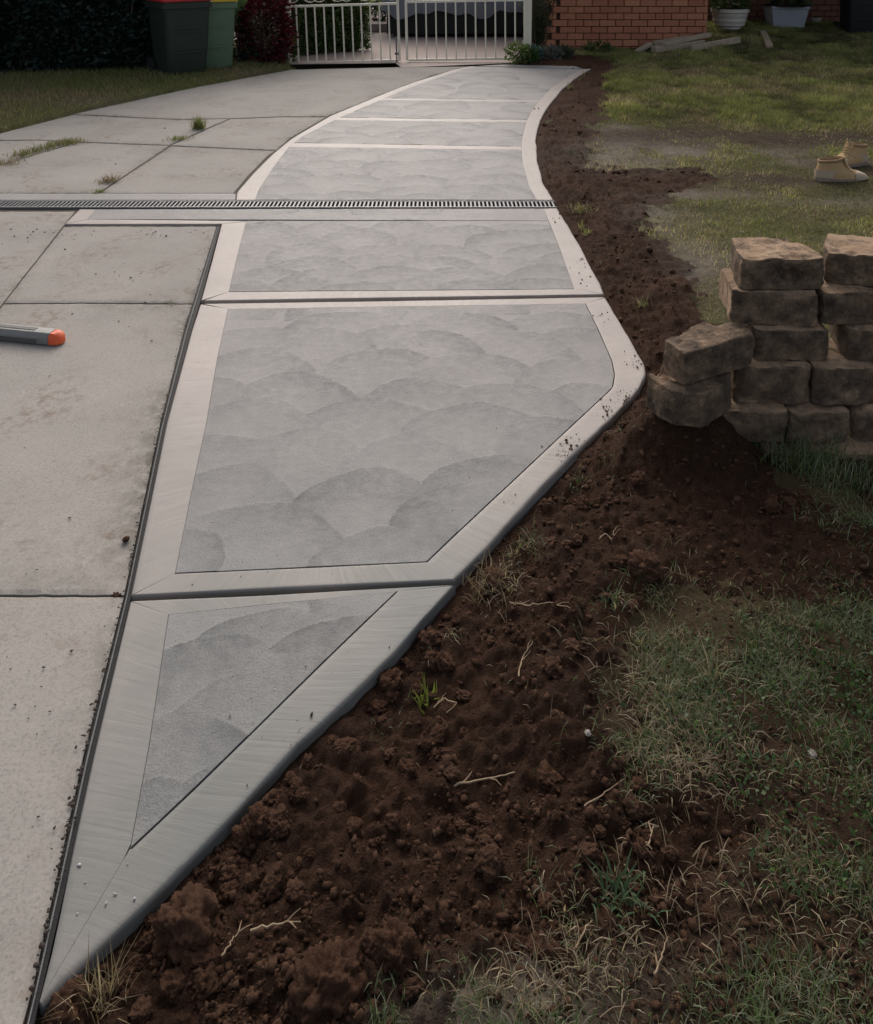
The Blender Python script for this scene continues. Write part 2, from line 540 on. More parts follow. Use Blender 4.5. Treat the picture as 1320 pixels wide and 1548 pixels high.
BROWN = [(1000, 215, .9, .5, 1), (1200, 215, 1.2, .35, .95), (960, 280, 1.0, .3, 1), (1150, 275, .9, .25, .9), (1000, 110, .9, .3, .25), (1200, 120, 1.2, .3, .5), (1310, 260, .6, .3, .8),
         (980, 420, .25, .4, .9), (1280, 330, .5, .15, .45), (1130, 1250, .2, .12, .9), (1000, 1400, .2, .15, .85), (940, 1480, .2, .1, .9), 
         (1040, 1130, .1, .12, .6), (1080, 1400, .25, .14, .5), (1280, 1500, .2, .1, .6)]
def terrain(X, Y):
    dp = sdist(X, Y, PATH_A)
    ds = sdist(X, Y, SOIL_A)
    wob = fbm(X * 3, Y * 3, 11, 4) * .10 + fbm(X * 14, Y * 14, 12, 4) * .07
    ds = np.where(dp < .05, np.minimum(ds, dp - .12), ds)
    soil = 1 / (1 + np.exp((ds + wob * np.clip(Y / 3, .7, 1.6)) / .012))
    near = np.clip((3.6 - Y) / 1.2, 0, 1)
    z = -.018 - near * .012 + .03 * np.clip(dp / .25, 0, 1)
    z = z + near * np.clip((dp - .1) / .5, 0, 1) * .03
    z = z + (1 - soil) * (.012 + fbm(X * 1.3, Y * 1.3, 5, 4) * .022 + fbm(X * 9, Y * 9, 6, 4) * .010)
    far = np.clip(Y / 6, .6, 1.6)
    lum = np.abs(fbm(X * 13, Y * 13, 22, 4))
    z = z + soil * np.clip(dp / .06 + .25, 0, 1) * far ** .3 * (fbm(X * 2.6, Y * 2.6, 21, 3) * .030 + lum * .036 + fbm(X * 48, Y * 48, 23, 4) * .012 + np.abs(fbm(X * 27, Y * 27, 24, 3)) * .022 + fbm(X * 105, Y * 105, 25, 2) * .005 - .004)
    # hollow and ledge at the near edge of the dug bed
    z = z - soil * .03 * np.exp(-((X - .14) / .16) ** 2 - ((Y - 1.36) / .12) ** 2)
    # garden edge rises towards the rear of the house
    z = z + .12 * np.clip((Y - 10.9) / 1.3, 0, 1) * np.clip((X - 2.9) / 1.2, 0, 1) + .08 * np.clip((Y - 12.5) / 1.2, 0, 1) * np.clip((X - 3.9) / .5, 0, 1)
    z = z + .185 * np.exp(-((X - .76) / .17) ** 2 - ((Y - 2.40) / .11) ** 2)
    return z, soil, dp, ds
def tz(x, y): return float(terrain(np.array([float(x)]), np.array([float(y)]))[0][0])
def onground(px, py):
    z = 0.0
    for _ in range(8):
        p = at(px, py, z)
        z = tz(p.x, p.y)
    return at(px, py, z)

# ------------------------------------------------------------------ ground
gd = root_struct("ground")
me = np_mesh("ground", np.array([(-150, -60, -.14), (150, -60, -.14), (150, 250, -.14), (-150, 250, -.14)]), np.array([(0, 1, 2, 3)]))
bpy.data.objects.remove(gd)
gd = link("ground", me, simple("bare_ground", (.055, .05, .03), .95, .4, 3))
gd['kind'] = 'structure'

xs = np.concatenate([np.arange(-.75, 1.1, .0075), np.arange(1.1, 3.0, .018), np.arange(3.0, 10.0, .06)])
ys = [0.98]
while ys[-1] < 15.4: ys.append(ys[-1] * 1.0055)
ys = np.array(ys)
GX, GY = np.meshgrid(xs, ys)
px_, py_ = proj(GX, GY, np.zeros_like(GX))
keep_v = (px_ > -60) & (px_ < 1700) & (py_ < 1720)
Z, SO, DP, DS = terrain(GX, GY)
drym = np.clip(blobs(GX, GY, DRYS) * (.75 + .6 * fbm(GX * 5, GY * 5, 41, 4)), 0, 1)
brown = blobs(GX, GY, BROWN)
green = np.clip(1 - brown - drym * .6 + .35 * fbm(GX * 2.2, GY * 2.2, 31, 4) - .1, 0, 1) * np.clip((GY - 1.2) / 2.5, .12, 1)
keep_v &= (DP > -.03) & (GX > xright(GY) - .05)
idx = np.arange(GX.size).reshape(GX.shape)
q = np.stack([idx[:-1, :-1], idx[:-1, 1:], idx[1:, 1:], idx[1:, :-1]], -1)
kq = keep_v[:-1, :-1] & keep_v[:-1, 1:] & keep_v[1:, 1:] & keep_v[1:, :-1]
is_soil = SO[:-1, :-1] > .5
def sub_terrain(name, sel, mat):
    Q = q[kq & sel]
    u, inv = np.unique(Q, return_inverse=True)
    V = np.stack([GX.ravel()[u], GY.ravel()[u], Z.ravel()[u]], -1)
    me = np_mesh(name, V, inv.reshape(Q.shape))
    attr(me, "dry", drym.ravel()[u])
    attr(me, "green", green.ravel()[u])
    attr(me, "near", np.clip((3.2 - GY.ravel()[u]) / .8, 0, 1))
    o = link(name, me, mat)
    o['kind'] = 'structure'
    return o
sub_terrain("soil", is_soil, M['soil'])
sub_terrain("lawn", ~is_soil, M['lawn'])

# ------------------------------------------------------------------ concrete patches
def resample(pts, n):
    P = np.asarray(pts, float)
    s = np.concatenate([[0], np.cumsum(np.hypot(*np.diff(P, axis=0).T))])
    t = np.linspace(0, s[-1], n) if np.isscalar(n) else np.asarray(n) * s[-1]
    return np.stack([np.interp(t, s, P[:, 0]), np.interp(t, s, P[:, 1])], -1), s[-1]
def dens(pts, k=12):
    out = []
    for a, b in zip(pts[:-1], pts[1:]):
        for i in range(k): out.append((a[0] + (b[0] - a[0]) * i / k, a[1] + (b[1] - a[1]) * i / k))
    return out + [pts[-1]]
FANS = []
def fanmap(X, Y):
    f = np.zeros(X.shape)
    h = np.zeros(X.shape)
    for cx, cy, rad, dark, ang in FANS:
        dx, dy = X - cx, Y - cy
        r = np.hypot(dx, dy) * (1 + .05 * np.sin(2 * np.arctan2(dy, dx) + ang) + .03 * np.sin(5 * np.arctan2(dy, dx) + 2 * ang))
        m = (r < rad) & (dy > -.12)
        k = np.clip(1 - (rad - r) / .22, 0, 1)
        side = np.clip(.72 + .55 * (dx / rad) * math.cos(ang) + .7 * fbm(X * 3.1 + cx * 5, Y * 3.1 + cy * 5, 93, 3), .25, 1)
        f = np.where(m, dark * side * (.16 * np.clip((r - rad + .012) / .012, 0, 1) + .84 * k ** 1.3), f)
        h = np.where(m, .0010 * (1 + 2.0 * np.clip((cy - 4.6) / 1.5, 0, 1)) * k ** 2, h)
    return f, h
def edgedrop(d, r):
    d = np.clip(d, 0, r)
    return -(r - np.sqrt(np.maximum(r * r - (r - d) ** 2, 0)))
def patch(name, left, right, mat, parent, du=.05, dv=.05, rnd=(0, 0, 0, 0), z0=0.0, skirt=.06, fan=False, gap=(0, 0, 0, 0), sheen_fade=None, k=12):
    """ruled slab between two photo polylines (both run the same way); rnd/gap = radius and inset at (left, right, start, end)"""
    Lw, Rw = W2(dens(left, k)), W2(dens(right, k))
    La, ll = resample(Lw, 60)
    Ra, lr = resample(Rw, 60)
    width, length = np.hypot(*(Ra - La).T).max(), max(ll, lr)
    def samples(n_len, step, a, b):
        s = list(np.linspace(0, 1, max(2, int(n_len / step) + 1)))
        for rr, flip in ((a, 0), (b, 1)):
            if rr > 0:
                for d in (.08, .22, .45, .75, 1.0):
                    v = min(.45, d * rr / n_len)
                    s.append(1 - v if flip else v)
        return np.unique(np.round(s, 6))
    v = samples(length, dv, rnd[2], rnd[3])
    u = samples(width, du, rnd[0], rnd[1])
    Lp, _ = resample(Lw, v)
    Rp, _ = resample(Rw, v)
    X = Lp[:, None, 0] + (Rp - Lp)[:, None, 0] * u[None]
    Y = Lp[:, None, 1] + (Rp - Lp)[:, None, 1] * u[None]
    # insets for open grooves
    row = np.maximum(np.hypot(*(Rp - Lp).T), 1e-4)[:, None]
    if gap[0] or gap[1]:
        uu = np.clip(gap[0] / row, 0, .45) + u[None] * (1 - np.clip((gap[0] + gap[1]) / row, 0, .9))
        X = Lp[:, None, 0] + (Rp - Lp)[:, None, 0] * uu
        Y = Lp[:, None, 1] + (Rp - Lp)[:, None, 1] * uu
    if gap[2] or gap[3]:
        n = len(v)
        vv = gap[2] / length + v * (1 - (gap[2] + gap[3]) / length)
        X = np.stack([np.interp(vv, v, X[:, i]) for i in range(len(u))], 1)
        Y = np.stack([np.interp(vv, v, Y[:, i]) for i in range(len(u))], 1)
    Zp = np.full(X.shape, z0)
    D = [u[None] * row, (1 - u[None]) * row, (v * length)[:, None] + 0 * X, ((1 - v) * length)[:, None] + 0 * X]
    for d, rr in zip(D, rnd):
        if rr > 0: Zp = Zp + edgedrop(d + 0 * X, rr)
    fa, fh = (fanmap(X, Y) if fan else (np.zeros(X.shape), np.zeros(X.shape)))
    Zp = Zp + fh + .0012 * fbm(X * 3, Y * 3, 91, 3)
    if rnd[1] > .008:                              # hand-floated outer edge: slightly uneven
        ww = (u[None] ** 10) * (.0045 * fbm(X * 5, Y * 5, 95, 4) + .0022 * np.minimum(0, fbm(X * 40, Y * 40, 96, 3)))
        dirx, diry = (Rp - Lp)[:, None, 0] / row, (Rp - Lp)[:, None, 1] / row
        X, Y = X + dirx * ww * 2, Y + diry * ww * 2
    nv, nu = X.shape
    V = np.stack([X, Y, Zp], -1).reshape(-1, 3)
    I = np.arange(nv * nu).reshape(nv, nu)
    F = np.stack([I[:-1, :-1], I[:-1, 1:], I[1:, 1:], I[1:, :-1]], -1).reshape(-1, 4)
    ring = np.concatenate([I[0, :-1], I[:-1, -1], I[-1, :0:-1], I[:0:-1, 0]])
    V2 = V[ring].copy()
    V2[:, 2] = z0 - skirt
    off = len(V)
    nr = len(ring)
    j = np.arange(nr)
    F2 = np.stack([ring[j], off + j, off + (j + 1) % nr, ring[(j + 1) % nr]], -1)
    # orient
    a, b, c = V[F[len(F) // 2, :3]]
    if np.cross(b - a, c - a)[2] < 0:
        F, F2 = F[:, ::-1], F2[:, ::-1]
    me = np_mesh(name, np.concatenate([V, V2]), [F, F2])
    try: me.set_sharp_from_angle(angle=R(50))
    except Exception: pass
    dm = np.zeros(X.shape) if sheen_fade is None else sheen_fade(X, Y, D)
    attr(me, "fan", np.concatenate([fa.ravel(), np.zeros(nr)]))
    attr(me, "sheen_fade", np.concatenate([dm.ravel(), np.full(nr, .25)]))
    uvl = me.uv_layers.new(name="UVMap")
    UV = np.concatenate([np.stack([u[None] * row, (v * length)[:, None] + 0 * X], -1).reshape(-1, 2), np.zeros((nr, 2))])
    li = np.zeros(len(me.loops), np.int32)
    me.loops.foreach_get("vertex_index", li)
    uvl.data.foreach_set("uv", UV[li].astype(np.float32).ravel())
    return link(name, me, mat, parent)
def lerp_y(poly, y):
    for a, b in zip(poly[:-1], poly[1:]):
        lo, hi = min(a[1], b[1]), max(a[1], b[1])
        if lo <= y <= hi and hi > lo:
            t = (y - a[1]) / (b[1] - a[1])
            return (a[0] + (b[0] - a[0]) * t, y)
    return (poly[0] if abs(poly[0][1] - y) < abs(poly[-1][1] - y) else poly[-1])[0], y
def seg(poly, y0, y1, n=8):
    return [lerp_y(poly, y0 + (y1 - y0) * i / n) for i in range(n + 1)]

# trowel swirls: apex in the photo, radius in metres; nearer swirls lie over farther ones
fl = []
for px, py, rad in [(700, 472, .26), (520, 470, .28), (840, 470, .25), (400, 492, .25), (610, 490, .27), (500, 497, .22), (655, 499, .2), (775, 498, .24), (880, 495, .22), (395, 528, .26), (720, 533, .26), (590, 526, .24),
                    (860, 540, .24), (450, 566, .26), (640, 574, .25), (770, 579, .27), (330, 575, .22), (880, 577, .16), (560, 600, .28), (720, 607, .25), (385, 605, .27), (830, 630, .2), (455, 650, .25),
                    (625, 662, .26), (340, 655, .2), (740, 690, .25), (360, 705, .21), (560, 712, .24), (690, 735, .2), (410, 757, .25), (590, 793, .2), (640, 760, .1), (300, 800, .1),
                    (410, 922, .2), (520, 935, .2), (330, 960, .18), (460, 987, .16), (380, 1015, .15), (300, 1080, .17), (350, 1150, .1), (255, 1180, .1)]:
    fl.append((px, py, rad))
for y in (336, 350, 368, 386, 405, 424):          # panel between the grate and the first joint
    for i in range(6):
        fl.append((330 + 95 * i + random.uniform(-26, 26) + (y % 3) * 22, y + random.uniform(-5, 5), random.uniform(.2, .28)))
yy = 292
while yy > 106:                                   # panels beyond the grate
    for i in range(7):
        fl.append((400 + 62 * i + random.uniform(-30, 30), yy + random.uniform(-3, 3), random.uniform(.2, .30)))
    yy -= max(4.2, (yy + 86) * .036)
fl.sort(key=lambda t: t[1])
for px, py, rad in fl:
    p = at(px, py)
    FANS.append((p.x, p.y - rad, rad, random.uniform(.62, 1.0), random.uniform(0, 6.28)))

path = root_struct("path")
def slab(): 
    s = bpy.data.objects.new("path_slab", None)
    COL.objects.link(s)
    s.parent = path
    return s
def sheen_fade_at(X, Y, D):                               # sky sheen painted as tone: concrete darkens and greys towards the camera
    return np.clip((2.95 - Y) / 1.15, 0, 1) * .85 * (.8 + .4 * fbm(X * 4, Y * 4, 77, 3))
def under(name, pts, z, mat, parent, th=.08):
    b = MB()
    w = W2(pts)
    b.loft([[Vector((x, y, z - th)) for x, y in w], [Vector((x, y, z)) for x, y in w]])
    return b.put(name, mat, parent)

# slab A: the tapering end nearest the camera
A = slab()
a_lo = [(197, 909), (170, 1022), (142, 1140), (110, 1285)]
a_li = [(255, 929), (240, 1030), (226, 1125), (197, 1283)]
a_tip = [(160, 1345), (110, 1430), (60, 1513)]
a_ri = [(600, 894), (500, 990), (400, 1088), (300, 1186), (197, 1283)]
a_ro = [(690, 885), (600, 985), (530, 1052), (440, 1136), (370, 1215), (280, 1308)]
patch("border", a_lo + [(92, 1375), (78, 1440), (59, 1513)], a_li + a_tip, M['border'], A, .02, .03, (.006, 0, 0, 0), sheen_fade=sheen_fade_at, gap=(0, .0006, 0, 0))
patch("border", a_ri, a_ro, M['border'], A, .02, .03, (.002, .010, 0, 0), sheen_fade=sheen_fade_at, gap=(.0022, 0, 0, 0), skirt=.12)
patch("border", [(197, 1283)] + a_tip, [(280, 1308), (190, 1398), (120, 1463), (64, 1515)], M['border'], A, .02, .03, (0, .010, 0, 0), sheen_fade=sheen_fade_at, skirt=.12)
patch("border", [(197, 908), (690, 884)], [(255, 929), (600, 894)], M['border'], A, .01, .05, (.006, 0, 0, 0), sheen_fade=sheen_fade_at, gap=(.002, .0006, 0, 0))
patch("swirl_panel", a_li, a_ri, M['panel'], A, .006, .006, fan=True, sheen_fade=sheen_fade_at, gap=(.0006, .0022, .0006, 0))
under("slab_base", [(199, 912), (688, 886), (600, 982), (440, 1130), (280, 1302), (70, 1505), (142, 1142)], -.02, M['slurry'], A)
# slab B: wide slab with the outward corner
B = slab()
b_lo = [(303, 460), (290, 500), (252, 640), (224, 776), (198, 900)]
b_li = [(345, 467), (328, 545), (312, 640), (290, 742), (265, 867)]
b_ri = [(885, 459), (905, 500), (925, 545), (929, 566), (926, 586), (850, 657), (760, 741), (690, 806), (645, 849)]
b_ro = [(916, 450), (950, 505), (974, 550), (977, 566), (970, 584), (940, 619), (860, 692), (800, 757), (740, 826), (690, 877)]
patch("border", b_lo, b_li, M['border'], B, .02, .03, (.006, 0, 0, 0), sheen_fade=sheen_fade_at, gap=(0, .0006, 0, 0))
patch("border", b_ri, b_ro, M['border'], B, .02, .03, (.002, .010, 0, 0), sheen_fade=sheen_fade_at, gap=(.002, 0, 0, 0), skirt=.12)
patch("border", [(307, 459), (916, 449)], [(345, 467), (885, 459)], M['border'], B, .01, .05, (.006, 0, 0, 0), gap=(.002, .001, 0, 0))
patch("border", [(265, 867), (645, 849)], [(198, 901), (690, 877)], M['border'], B, .01, .05, (.002, .006, 0, 0), sheen_fade=sheen_fade_at, gap=(.002, .002, 0, 0))
patch("swirl_panel", b_li, b_ri, M['panel'], B, .0075, .0075, fan=True, sheen_fade=sheen_fade_at, gap=(.0006, .002, .001, .002))
under("slab_base", [(309, 461), (914, 451), (972, 552), (966, 582), (940, 616), (688, 875), (201, 899), (254, 640)], -.02, M['slurry'], B)
# slab C: from the joint to the grate, with the leg that turns left along the grate
Cs = slab()
c_lo = [(335, 338.5), (320, 396), (304, 454)]
c_li = [(372, 335), (358, 390), (346, 441)]
c_ri = [(822, 315.5), (848, 380), (868, 437)]
c_ro = [(843, 315), (880, 374), (914, 444.5)]
patch("border", c_lo, c_li, M['border'], Cs, .02, .03, (.006, 0, 0, 0), gap=(0, .0006, 0, 0))
patch("border", c_ri, c_ro, M['border'], Cs, .02, .03, (0, .010, 0, 0), gap=(.0006, 0, 0, 0), skirt=.1)
patch("border", [(346, 441), (868, 437)], [(308, 454.5), (914, 445)], M['border'], Cs, .01, .05, (0, .006, 0, 0), gap=(.003, .002, 0, 0))
patch("swirl_panel", [(372, 334), (358, 390), (346, 441)], [(829, 334), (848, 380), (868, 437)], M['panel'], Cs, .009, .009, fan=True, gap=(.0006, .0006, .0006, .003))
patch("swirl_panel", [(146, 316.5), (822, 315.5)], [(132, 331), (829, 333.6)], M['panel'], Cs, .009, .012, fan=True)
patch("border", [(98, 338.5), (335, 338.2)], [(132, 331.4), (372, 334.3)], M['border'], Cs, .015, .04, (.006, 0, 0, 0))
patch("border", [(98, 338), (120, 316.5)], [(131.5, 331.2), (145.5, 316.5)], M['border'], Cs, .015, .03, (.006, 0, 0, 0))
under("slab_base", [(104, 337), (124, 318), (840, 317), (880, 378), (911, 444), (310, 453), (337, 340)], -.02, M['slurry'], Cs)
# slab D: the curving part beyond the grate, four panels with smooth cross bands
Dd = slab()
d_lo = [(357, 302.3), (358, 291), (383, 262), (410, 235), (440, 210), (500, 175), (560, 150), (620, 126), (690, 104), (716, 99.5)]
d_li = [(386, 302.3), (391, 288), (413, 253), (437, 222), (459, 205), (511, 179), (570, 153), (630, 128.5), (697, 106), (722, 100)]
d_ri = [(812, 302.3), (800, 282), (790, 247), (788, 215), (795, 185), (806, 163), (829, 137), (850, 121), (880, 104)]
d_ro = [(837, 302.3), (821, 275), (813, 242), (811, 212), (815, 187), (826, 165), (850, 135), (870, 118), (895, 103)]
patch("border", seg(d_lo, 302, 100, 40), seg(d_li, 302, 100.5, 40), M['border'], Dd, .02, .04, (.006, 0, 0, 0), gap=(0, .0006, 0, 0))
patch("border", seg(d_ri, 302, 104.3, 40), seg(d_ro, 302, 104, 40), M['border'], Dd, .02, .04, (0, .010, 0, 0), gap=(.0006, 0, 0, 0), skirt=.1)
cuts = [(302.2, 302.2), (222, 226.5), (216, 221.5), (181.5, 185), (177.5, 181.2), (151, 154), (148.6, 151.8), (100.6, 104.4)]
for i in range(len(cuts) - 1):
    (l0, r0), (l1, r1) = cuts[i], cuts[i + 1]
    Lp, Rp = seg(d_li, l0, l1), seg(d_ri, r0, r1)
    if i % 2 == 0:
        patch("swirl_panel", Lp, Rp, M['panel'], Dd, .016, .016 + .004 * i, fan=True, gap=(.0006, .0006, .001, .001))
    else:
        patch("border", Lp, Rp, M['border'], Dd, .05, .02)
under("slab_base", [p for p in d_lo[1:]] + [(760, 98), (890, 104)] + [p for p in d_ro[::-1][1:]] + [(357, 301)], -.02, M['slurry'], Dd)
patch("border", [(-420, 292.5), (356, 292.5)], [(-420, 302.3), (356, 302.3)], M['panel'], Dd, .03, .05, (.004, .002, 0, 0))
patch("swirl_panel", [(722, 99.8), (880, 103.6)], [(760, 97.4), (870, 100)], M['panel'], Dd, .1, .1)

# ------------------------------------------------------------------ old driveway slabs
drive = root_struct("driveway")
def old_slab(pts, grime_w=.05, label=None, mat=None, step=.014):
    """slab from an outline: fine grid inside, dirt along its edges"""
    w = np.array(W2(pts))
    # inset the outline a little so that neighbouring slabs leave an open joint
    c = w.mean(0)
    area = np.sum(w[:, 0] * np.roll(w[:, 1], -1) - w[:, 1] * np.roll(w[:, 0], -1))
    n = len(w)
    ins = []
    for i in range(n):
        a, b, d = w[i - 1], w[i], w[(i + 1) % n]
        e1, e2 = (b - a) / (np.hypot(*(b - a)) + 1e-9), (d - b) / (np.hypot(*(d - b)) + 1e-9)
        s = 1 if area > 0 else -1
        n1, n2 = np.array([-e1[1], e1[0]]) * s, np.array([-e2[1], e2[0]]) * s
        m = n1 + n2
        k = .0032 / max(.35, (m @ m) / 2)
        ins.append(b + m * k)
    w = np.array(ins)
    bm = bmesh.new()
    f = bm.faces.new([bm.verts.new((x, y, 0)) for x, y in w])
    bmesh.ops.triangulate(bm, faces=bm.faces[:])
    lo, hi = w.min(0), w.max(0)
    for axis in (0, 1):
        st = max(step, (hi[axis] - lo[axis]) / 130)
        k = lo[axis] + st
        while k < hi[axis]:
            no = (1, 0, 0) if axis == 0 else (0, 1, 0)
            co = (k, 0, 0) if axis == 0 else (0, k, 0)
            bmesh.ops.bisect_plane(bm, geom=bm.verts[:] + bm.edges[:] + bm.faces[:], plane_co=co, plane_no=no)
            k += st
    ext = bmesh.ops.extrude_face_region(bm, geom=bm.faces[:])
    for v in ext['geom']:
        if isinstance(v, bmesh.types.BMVert): v.co.z -= .1
    bmesh.ops.recalc_face_normals(bm, faces=bm.faces)
    me = bpy.data.meshes.new("concrete_slab")
    bm.to_mesh(me)
    bm.free()
    V = np.zeros(len(me.vertices) * 3, np.float32)
    me.vertices.foreach_get("co", V)
    V = V.reshape(-1, 3)
    d = -sdist(V[:, 0].astype(float), V[:, 1].astype(float), w)
    V[:, 2] += np.where(V[:, 2] > -.05, -.004 + .003 * fbm(V[:, 0] * 2.0, V[:, 1] * 2.0, 51, 3) - .003 * np.exp(-d / .008) * (.4 + vnoise(V[:, 0] * 40, V[:, 1] * 40, 52)), 0)
    me.vertices.foreach_set("co", V.ravel())
    gr = np.exp(-d / grime_w) * np.clip(.35 + 1.1 * fbm(V[:, 0] * 3, V[:, 1] * 3, 53, 3), .1, 1)
    attr(me, "grime", np.where(V[:, 2] > -.05, gr, 1))
    o = link("concrete_slab", me, mat or M['old'], drive)
    return o
EDGE = [(34, 1560), (51, 1490), (90, 1312), (130, 1130), (189, 898), (243, 640), (278, 500), (292, 455), (328, 341)]
old_slab([(-560, 1190), (-338, 897), (189, 898), (130, 1130), (90, 1312), (51, 1490), (15, 1620), (-20, 1800), (-700, 1800)], .06)
old_slab([(-338, 896), (5, 457.5), (291, 457.5), (278, 500), (243, 640), (189, 897)], .06)
old_slab([(5, 456.5), (97, 341), (328, 341), (292, 456.5)], .03)
old_slab([(-700, 1100), (-338, 890), (5, 456), (114, 318), (-420, 318), (-900, 700)], .05)
old_slab([(150, 291), (258, 220), (416, 227), (404, 235), (377, 263), (353, 291)], .04)
old_slab([(-122, 291), (0, 249), (116, 214), (256, 219), (148, 291)], .04)
old_slab([(-420, 291), (-124, 291), (-1, 249), (114, 213.5), (60, 211), (-60, 213), (-420, 240)], .05)
old_slab([(258, 218.5), (348, 179), (425, 176), (494, 176), (437, 209), (418, 226)], .05)
old_slab([(-60, 212), (60, 210), (116, 213), (256, 218), (346, 178.6), (268, 180), (110, 172.5), (0, 201)], .05)
old_slab([(110, 171.5), (268, 179), (348, 178), (426, 175), (495, 175), (557, 150.5), (618, 126), (652, 114.5), (689, 104), (716, 99.6), (614, 100.5), (441, 104.5), (302, 130), (226, 146)], .06)
under("driveway_base", [(-900, 700), (-420, 240), (0, 203), (110, 174), (440, 106), (714, 100), (560, 152), (358, 292), (355, 316), (118, 318), (98, 341), (328, 343), (240, 645), (40, 1500), (10, 1650), (-700, 1700)], -.010, M['joint'], drive)
# expansion strip between the old slab and the new path: black foam with a worn pale top line
xl = [(x, y) for x, y in EDGE]
xr = [(40, 1590), (61, 1500), (100, 1330), (142, 1140), (197, 904), (252, 640), (289, 500), (302, 457), (333, 341)]
def mid(t): return [(a[0] + (b[0] - a[0]) * t, a[1] + (b[1] - a[1]) * t) for a, b in zip(xl, xr)]
ex = tag(bpy.data.objects.new("expansion_strip", None), None, None)
COL.objects.link(ex); ex.parent = drive
patch("foam_filler", mid(.46), mid(.99), M['foam'], ex, .004, .03, z0=-.007, k=4)
patch("filler_cap", mid(.27), mid(.44), M['foam_l'], ex, .004, .012, z0=-.004, k=4)
patch("foam_filler", mid(.0), mid(.26), M['foam'], ex, .004, .03, z0=-.008, k=4)

# ------------------------------------------------------------------ channel drain with its grate
dr = root_struct("drain_channel")
g0, g1 = at(-420, 304), at(838, 304.2)
h0, h1 = at(-420, 314.2), at(842, 314.2)
def rail(name, a, b, w, z, m):
    b_ = MB(); b_.bar(a + Vector((0, 0, z)), b + Vector((0, 0, z)), w, .012)
    return b_.put(name, m, dr)
rail("rail", g0 + Vector((0, -.008, 0)), g1 + Vector((0, -.008, 0)), .012, -.002, M['steel'])
rail("rail", h0 + Vector((0, .008, 0)), h1 + Vector((0, .008, 0)), .012, -.002, M['steel'])
bb = MB()
bb.box(((g0.x + g1.x) / 2, (g0.y + h0.y) / 2, -.075), (abs(g1.x - g0.x) + .1, g0.y - h0.y + .02, .01))
bb.put("trough", M['dark'], dr)
pitch = .0254
gm = MB(); gm.box((0, 0, 0), (.0105, g0.y - h0.y - .026, .012)); gme = gm.mesh("grate_bar"); gme.materials.append(M['steel'])
nb = int((g1.x - g0.x - .02) / pitch)
x_first = g1.x - .016
for i in range(300 if nb > 300 else nb):
    o = link("grate_bar", gme, None, dr, (x_first - i * pitch, (g0.y + h0.y) / 2, -.0035))

# ------------------------------------------------------------------ rear ground: yard beyond the gate, verge under the hedge
yard = link("yard_paving", np_mesh("yard_paving", np.array([(*W2([(441, 96.5)])[0], -.006), (*W2([(598, 94.5)])[0], -.006), (*W2([(607, 101.3)])[0], -.006), (*W2([(812, 93)])[0], -.006), (2.6, 30, -.006), (-2.6, 30, -.006)]), np.array([(0, 1, 2, 3, 4, 5)])), M['pink'])
yard['kind'] = 'structure'
vx, vy = np.meshgrid(np.arange(-11, -1.0, .05), np.arange(4.6, 13.2, .05))
VERGE = W2([(-700, 330), (-60, 214), (0, 201), (110, 172), (226, 145.5), (300, 130), (440, 103), (441, 60), (-900, 60)])
vd = sdist(vx, vy, np.array(VERGE))
vz = .012 + .03 * fbm(vx * 3, vy * 3, 61, 4) + np.clip(-vd, 0, .4) * .08
vi = np.arange(vx.size).reshape(vx.shape)
vq = np.stack([vi[:-1, :-1], vi[:-1, 1:], vi[1:, 1:], vi[1:, :-1]], -1)
vz = vz - .05 * (vd > -.04)
vk = (vd + .02 * fbm(vx * 5, vy * 5, 62, 3)) < .07
vq = vq[vk[:-1, :-1] & vk[1:, 1:] & vk[1:, :-1] & vk[:-1, 1:]]
vu, vinv = np.unique(vq, return_inverse=True)
me = np_mesh("verge", np.stack([vx.ravel()[vu], vy.ravel()[vu], vz.ravel()[vu]], -1), vinv.reshape(vq.shape))
vdry = np.clip(blobs(vx, vy, [(40, 158, .9, .4, .9), (-60, 170, .9, .5, .6), (380, 110, .8, .3, .4)]), 0, 1).ravel()[vu]
attr(me, "dry", vdry * .5)
attr(me, "green", 1 - vdry * .9)
vo = link("verge", me, M['lawn']); vo['kind'] = 'structure'

# ------------------------------------------------------------------ plants
def leaf_mesh(name, P, size, cols, up=.2, fold=.3, aspect=.5, seed=0, dirs=None):
    """one folded leaf (two quads sharing a midrib) per point"""
    r = np.random.default_rng(seed)
    n = len(P)
    d = r.normal(size=(n, 3)) if dirs is None else dirs + r.normal(size=(n, 3)) * .35
    d[:, 2] = d[:, 2] * .7 + up
    d /= np.linalg.norm(d, axis=1)[:, None]
    s = np.cross(d, r.normal(size=(n, 3)))
    s /= np.linalg.norm(s, axis=1)[:, None]
    nn = np.cross(d, s)
    L = (size * r.uniform(.6, 1.35, n))[:, None]
    w = L * aspect / 2
    base, tip = P, P + d * L
    mid_ = P + d * L * .5
    a = mid_ + s * w + nn * w * fold
    b = mid_ - s * w + nn * w * fold
    V = np.stack([base, a, tip, b], 1).reshape(-1, 3)
    i = np.arange(n)[:, None] * 4
    F = np.concatenate([i + [[0, 1, 2]], i + [[0, 2, 3]]])
    me = np_mesh(name, V, F, False)
    c = np.asarray(cols)[r.integers(0, len(cols), n)] * r.uniform(.7, 1.3, (n, 1))
    attr(me, "col", np.repeat(c, 4, 0))
    return me
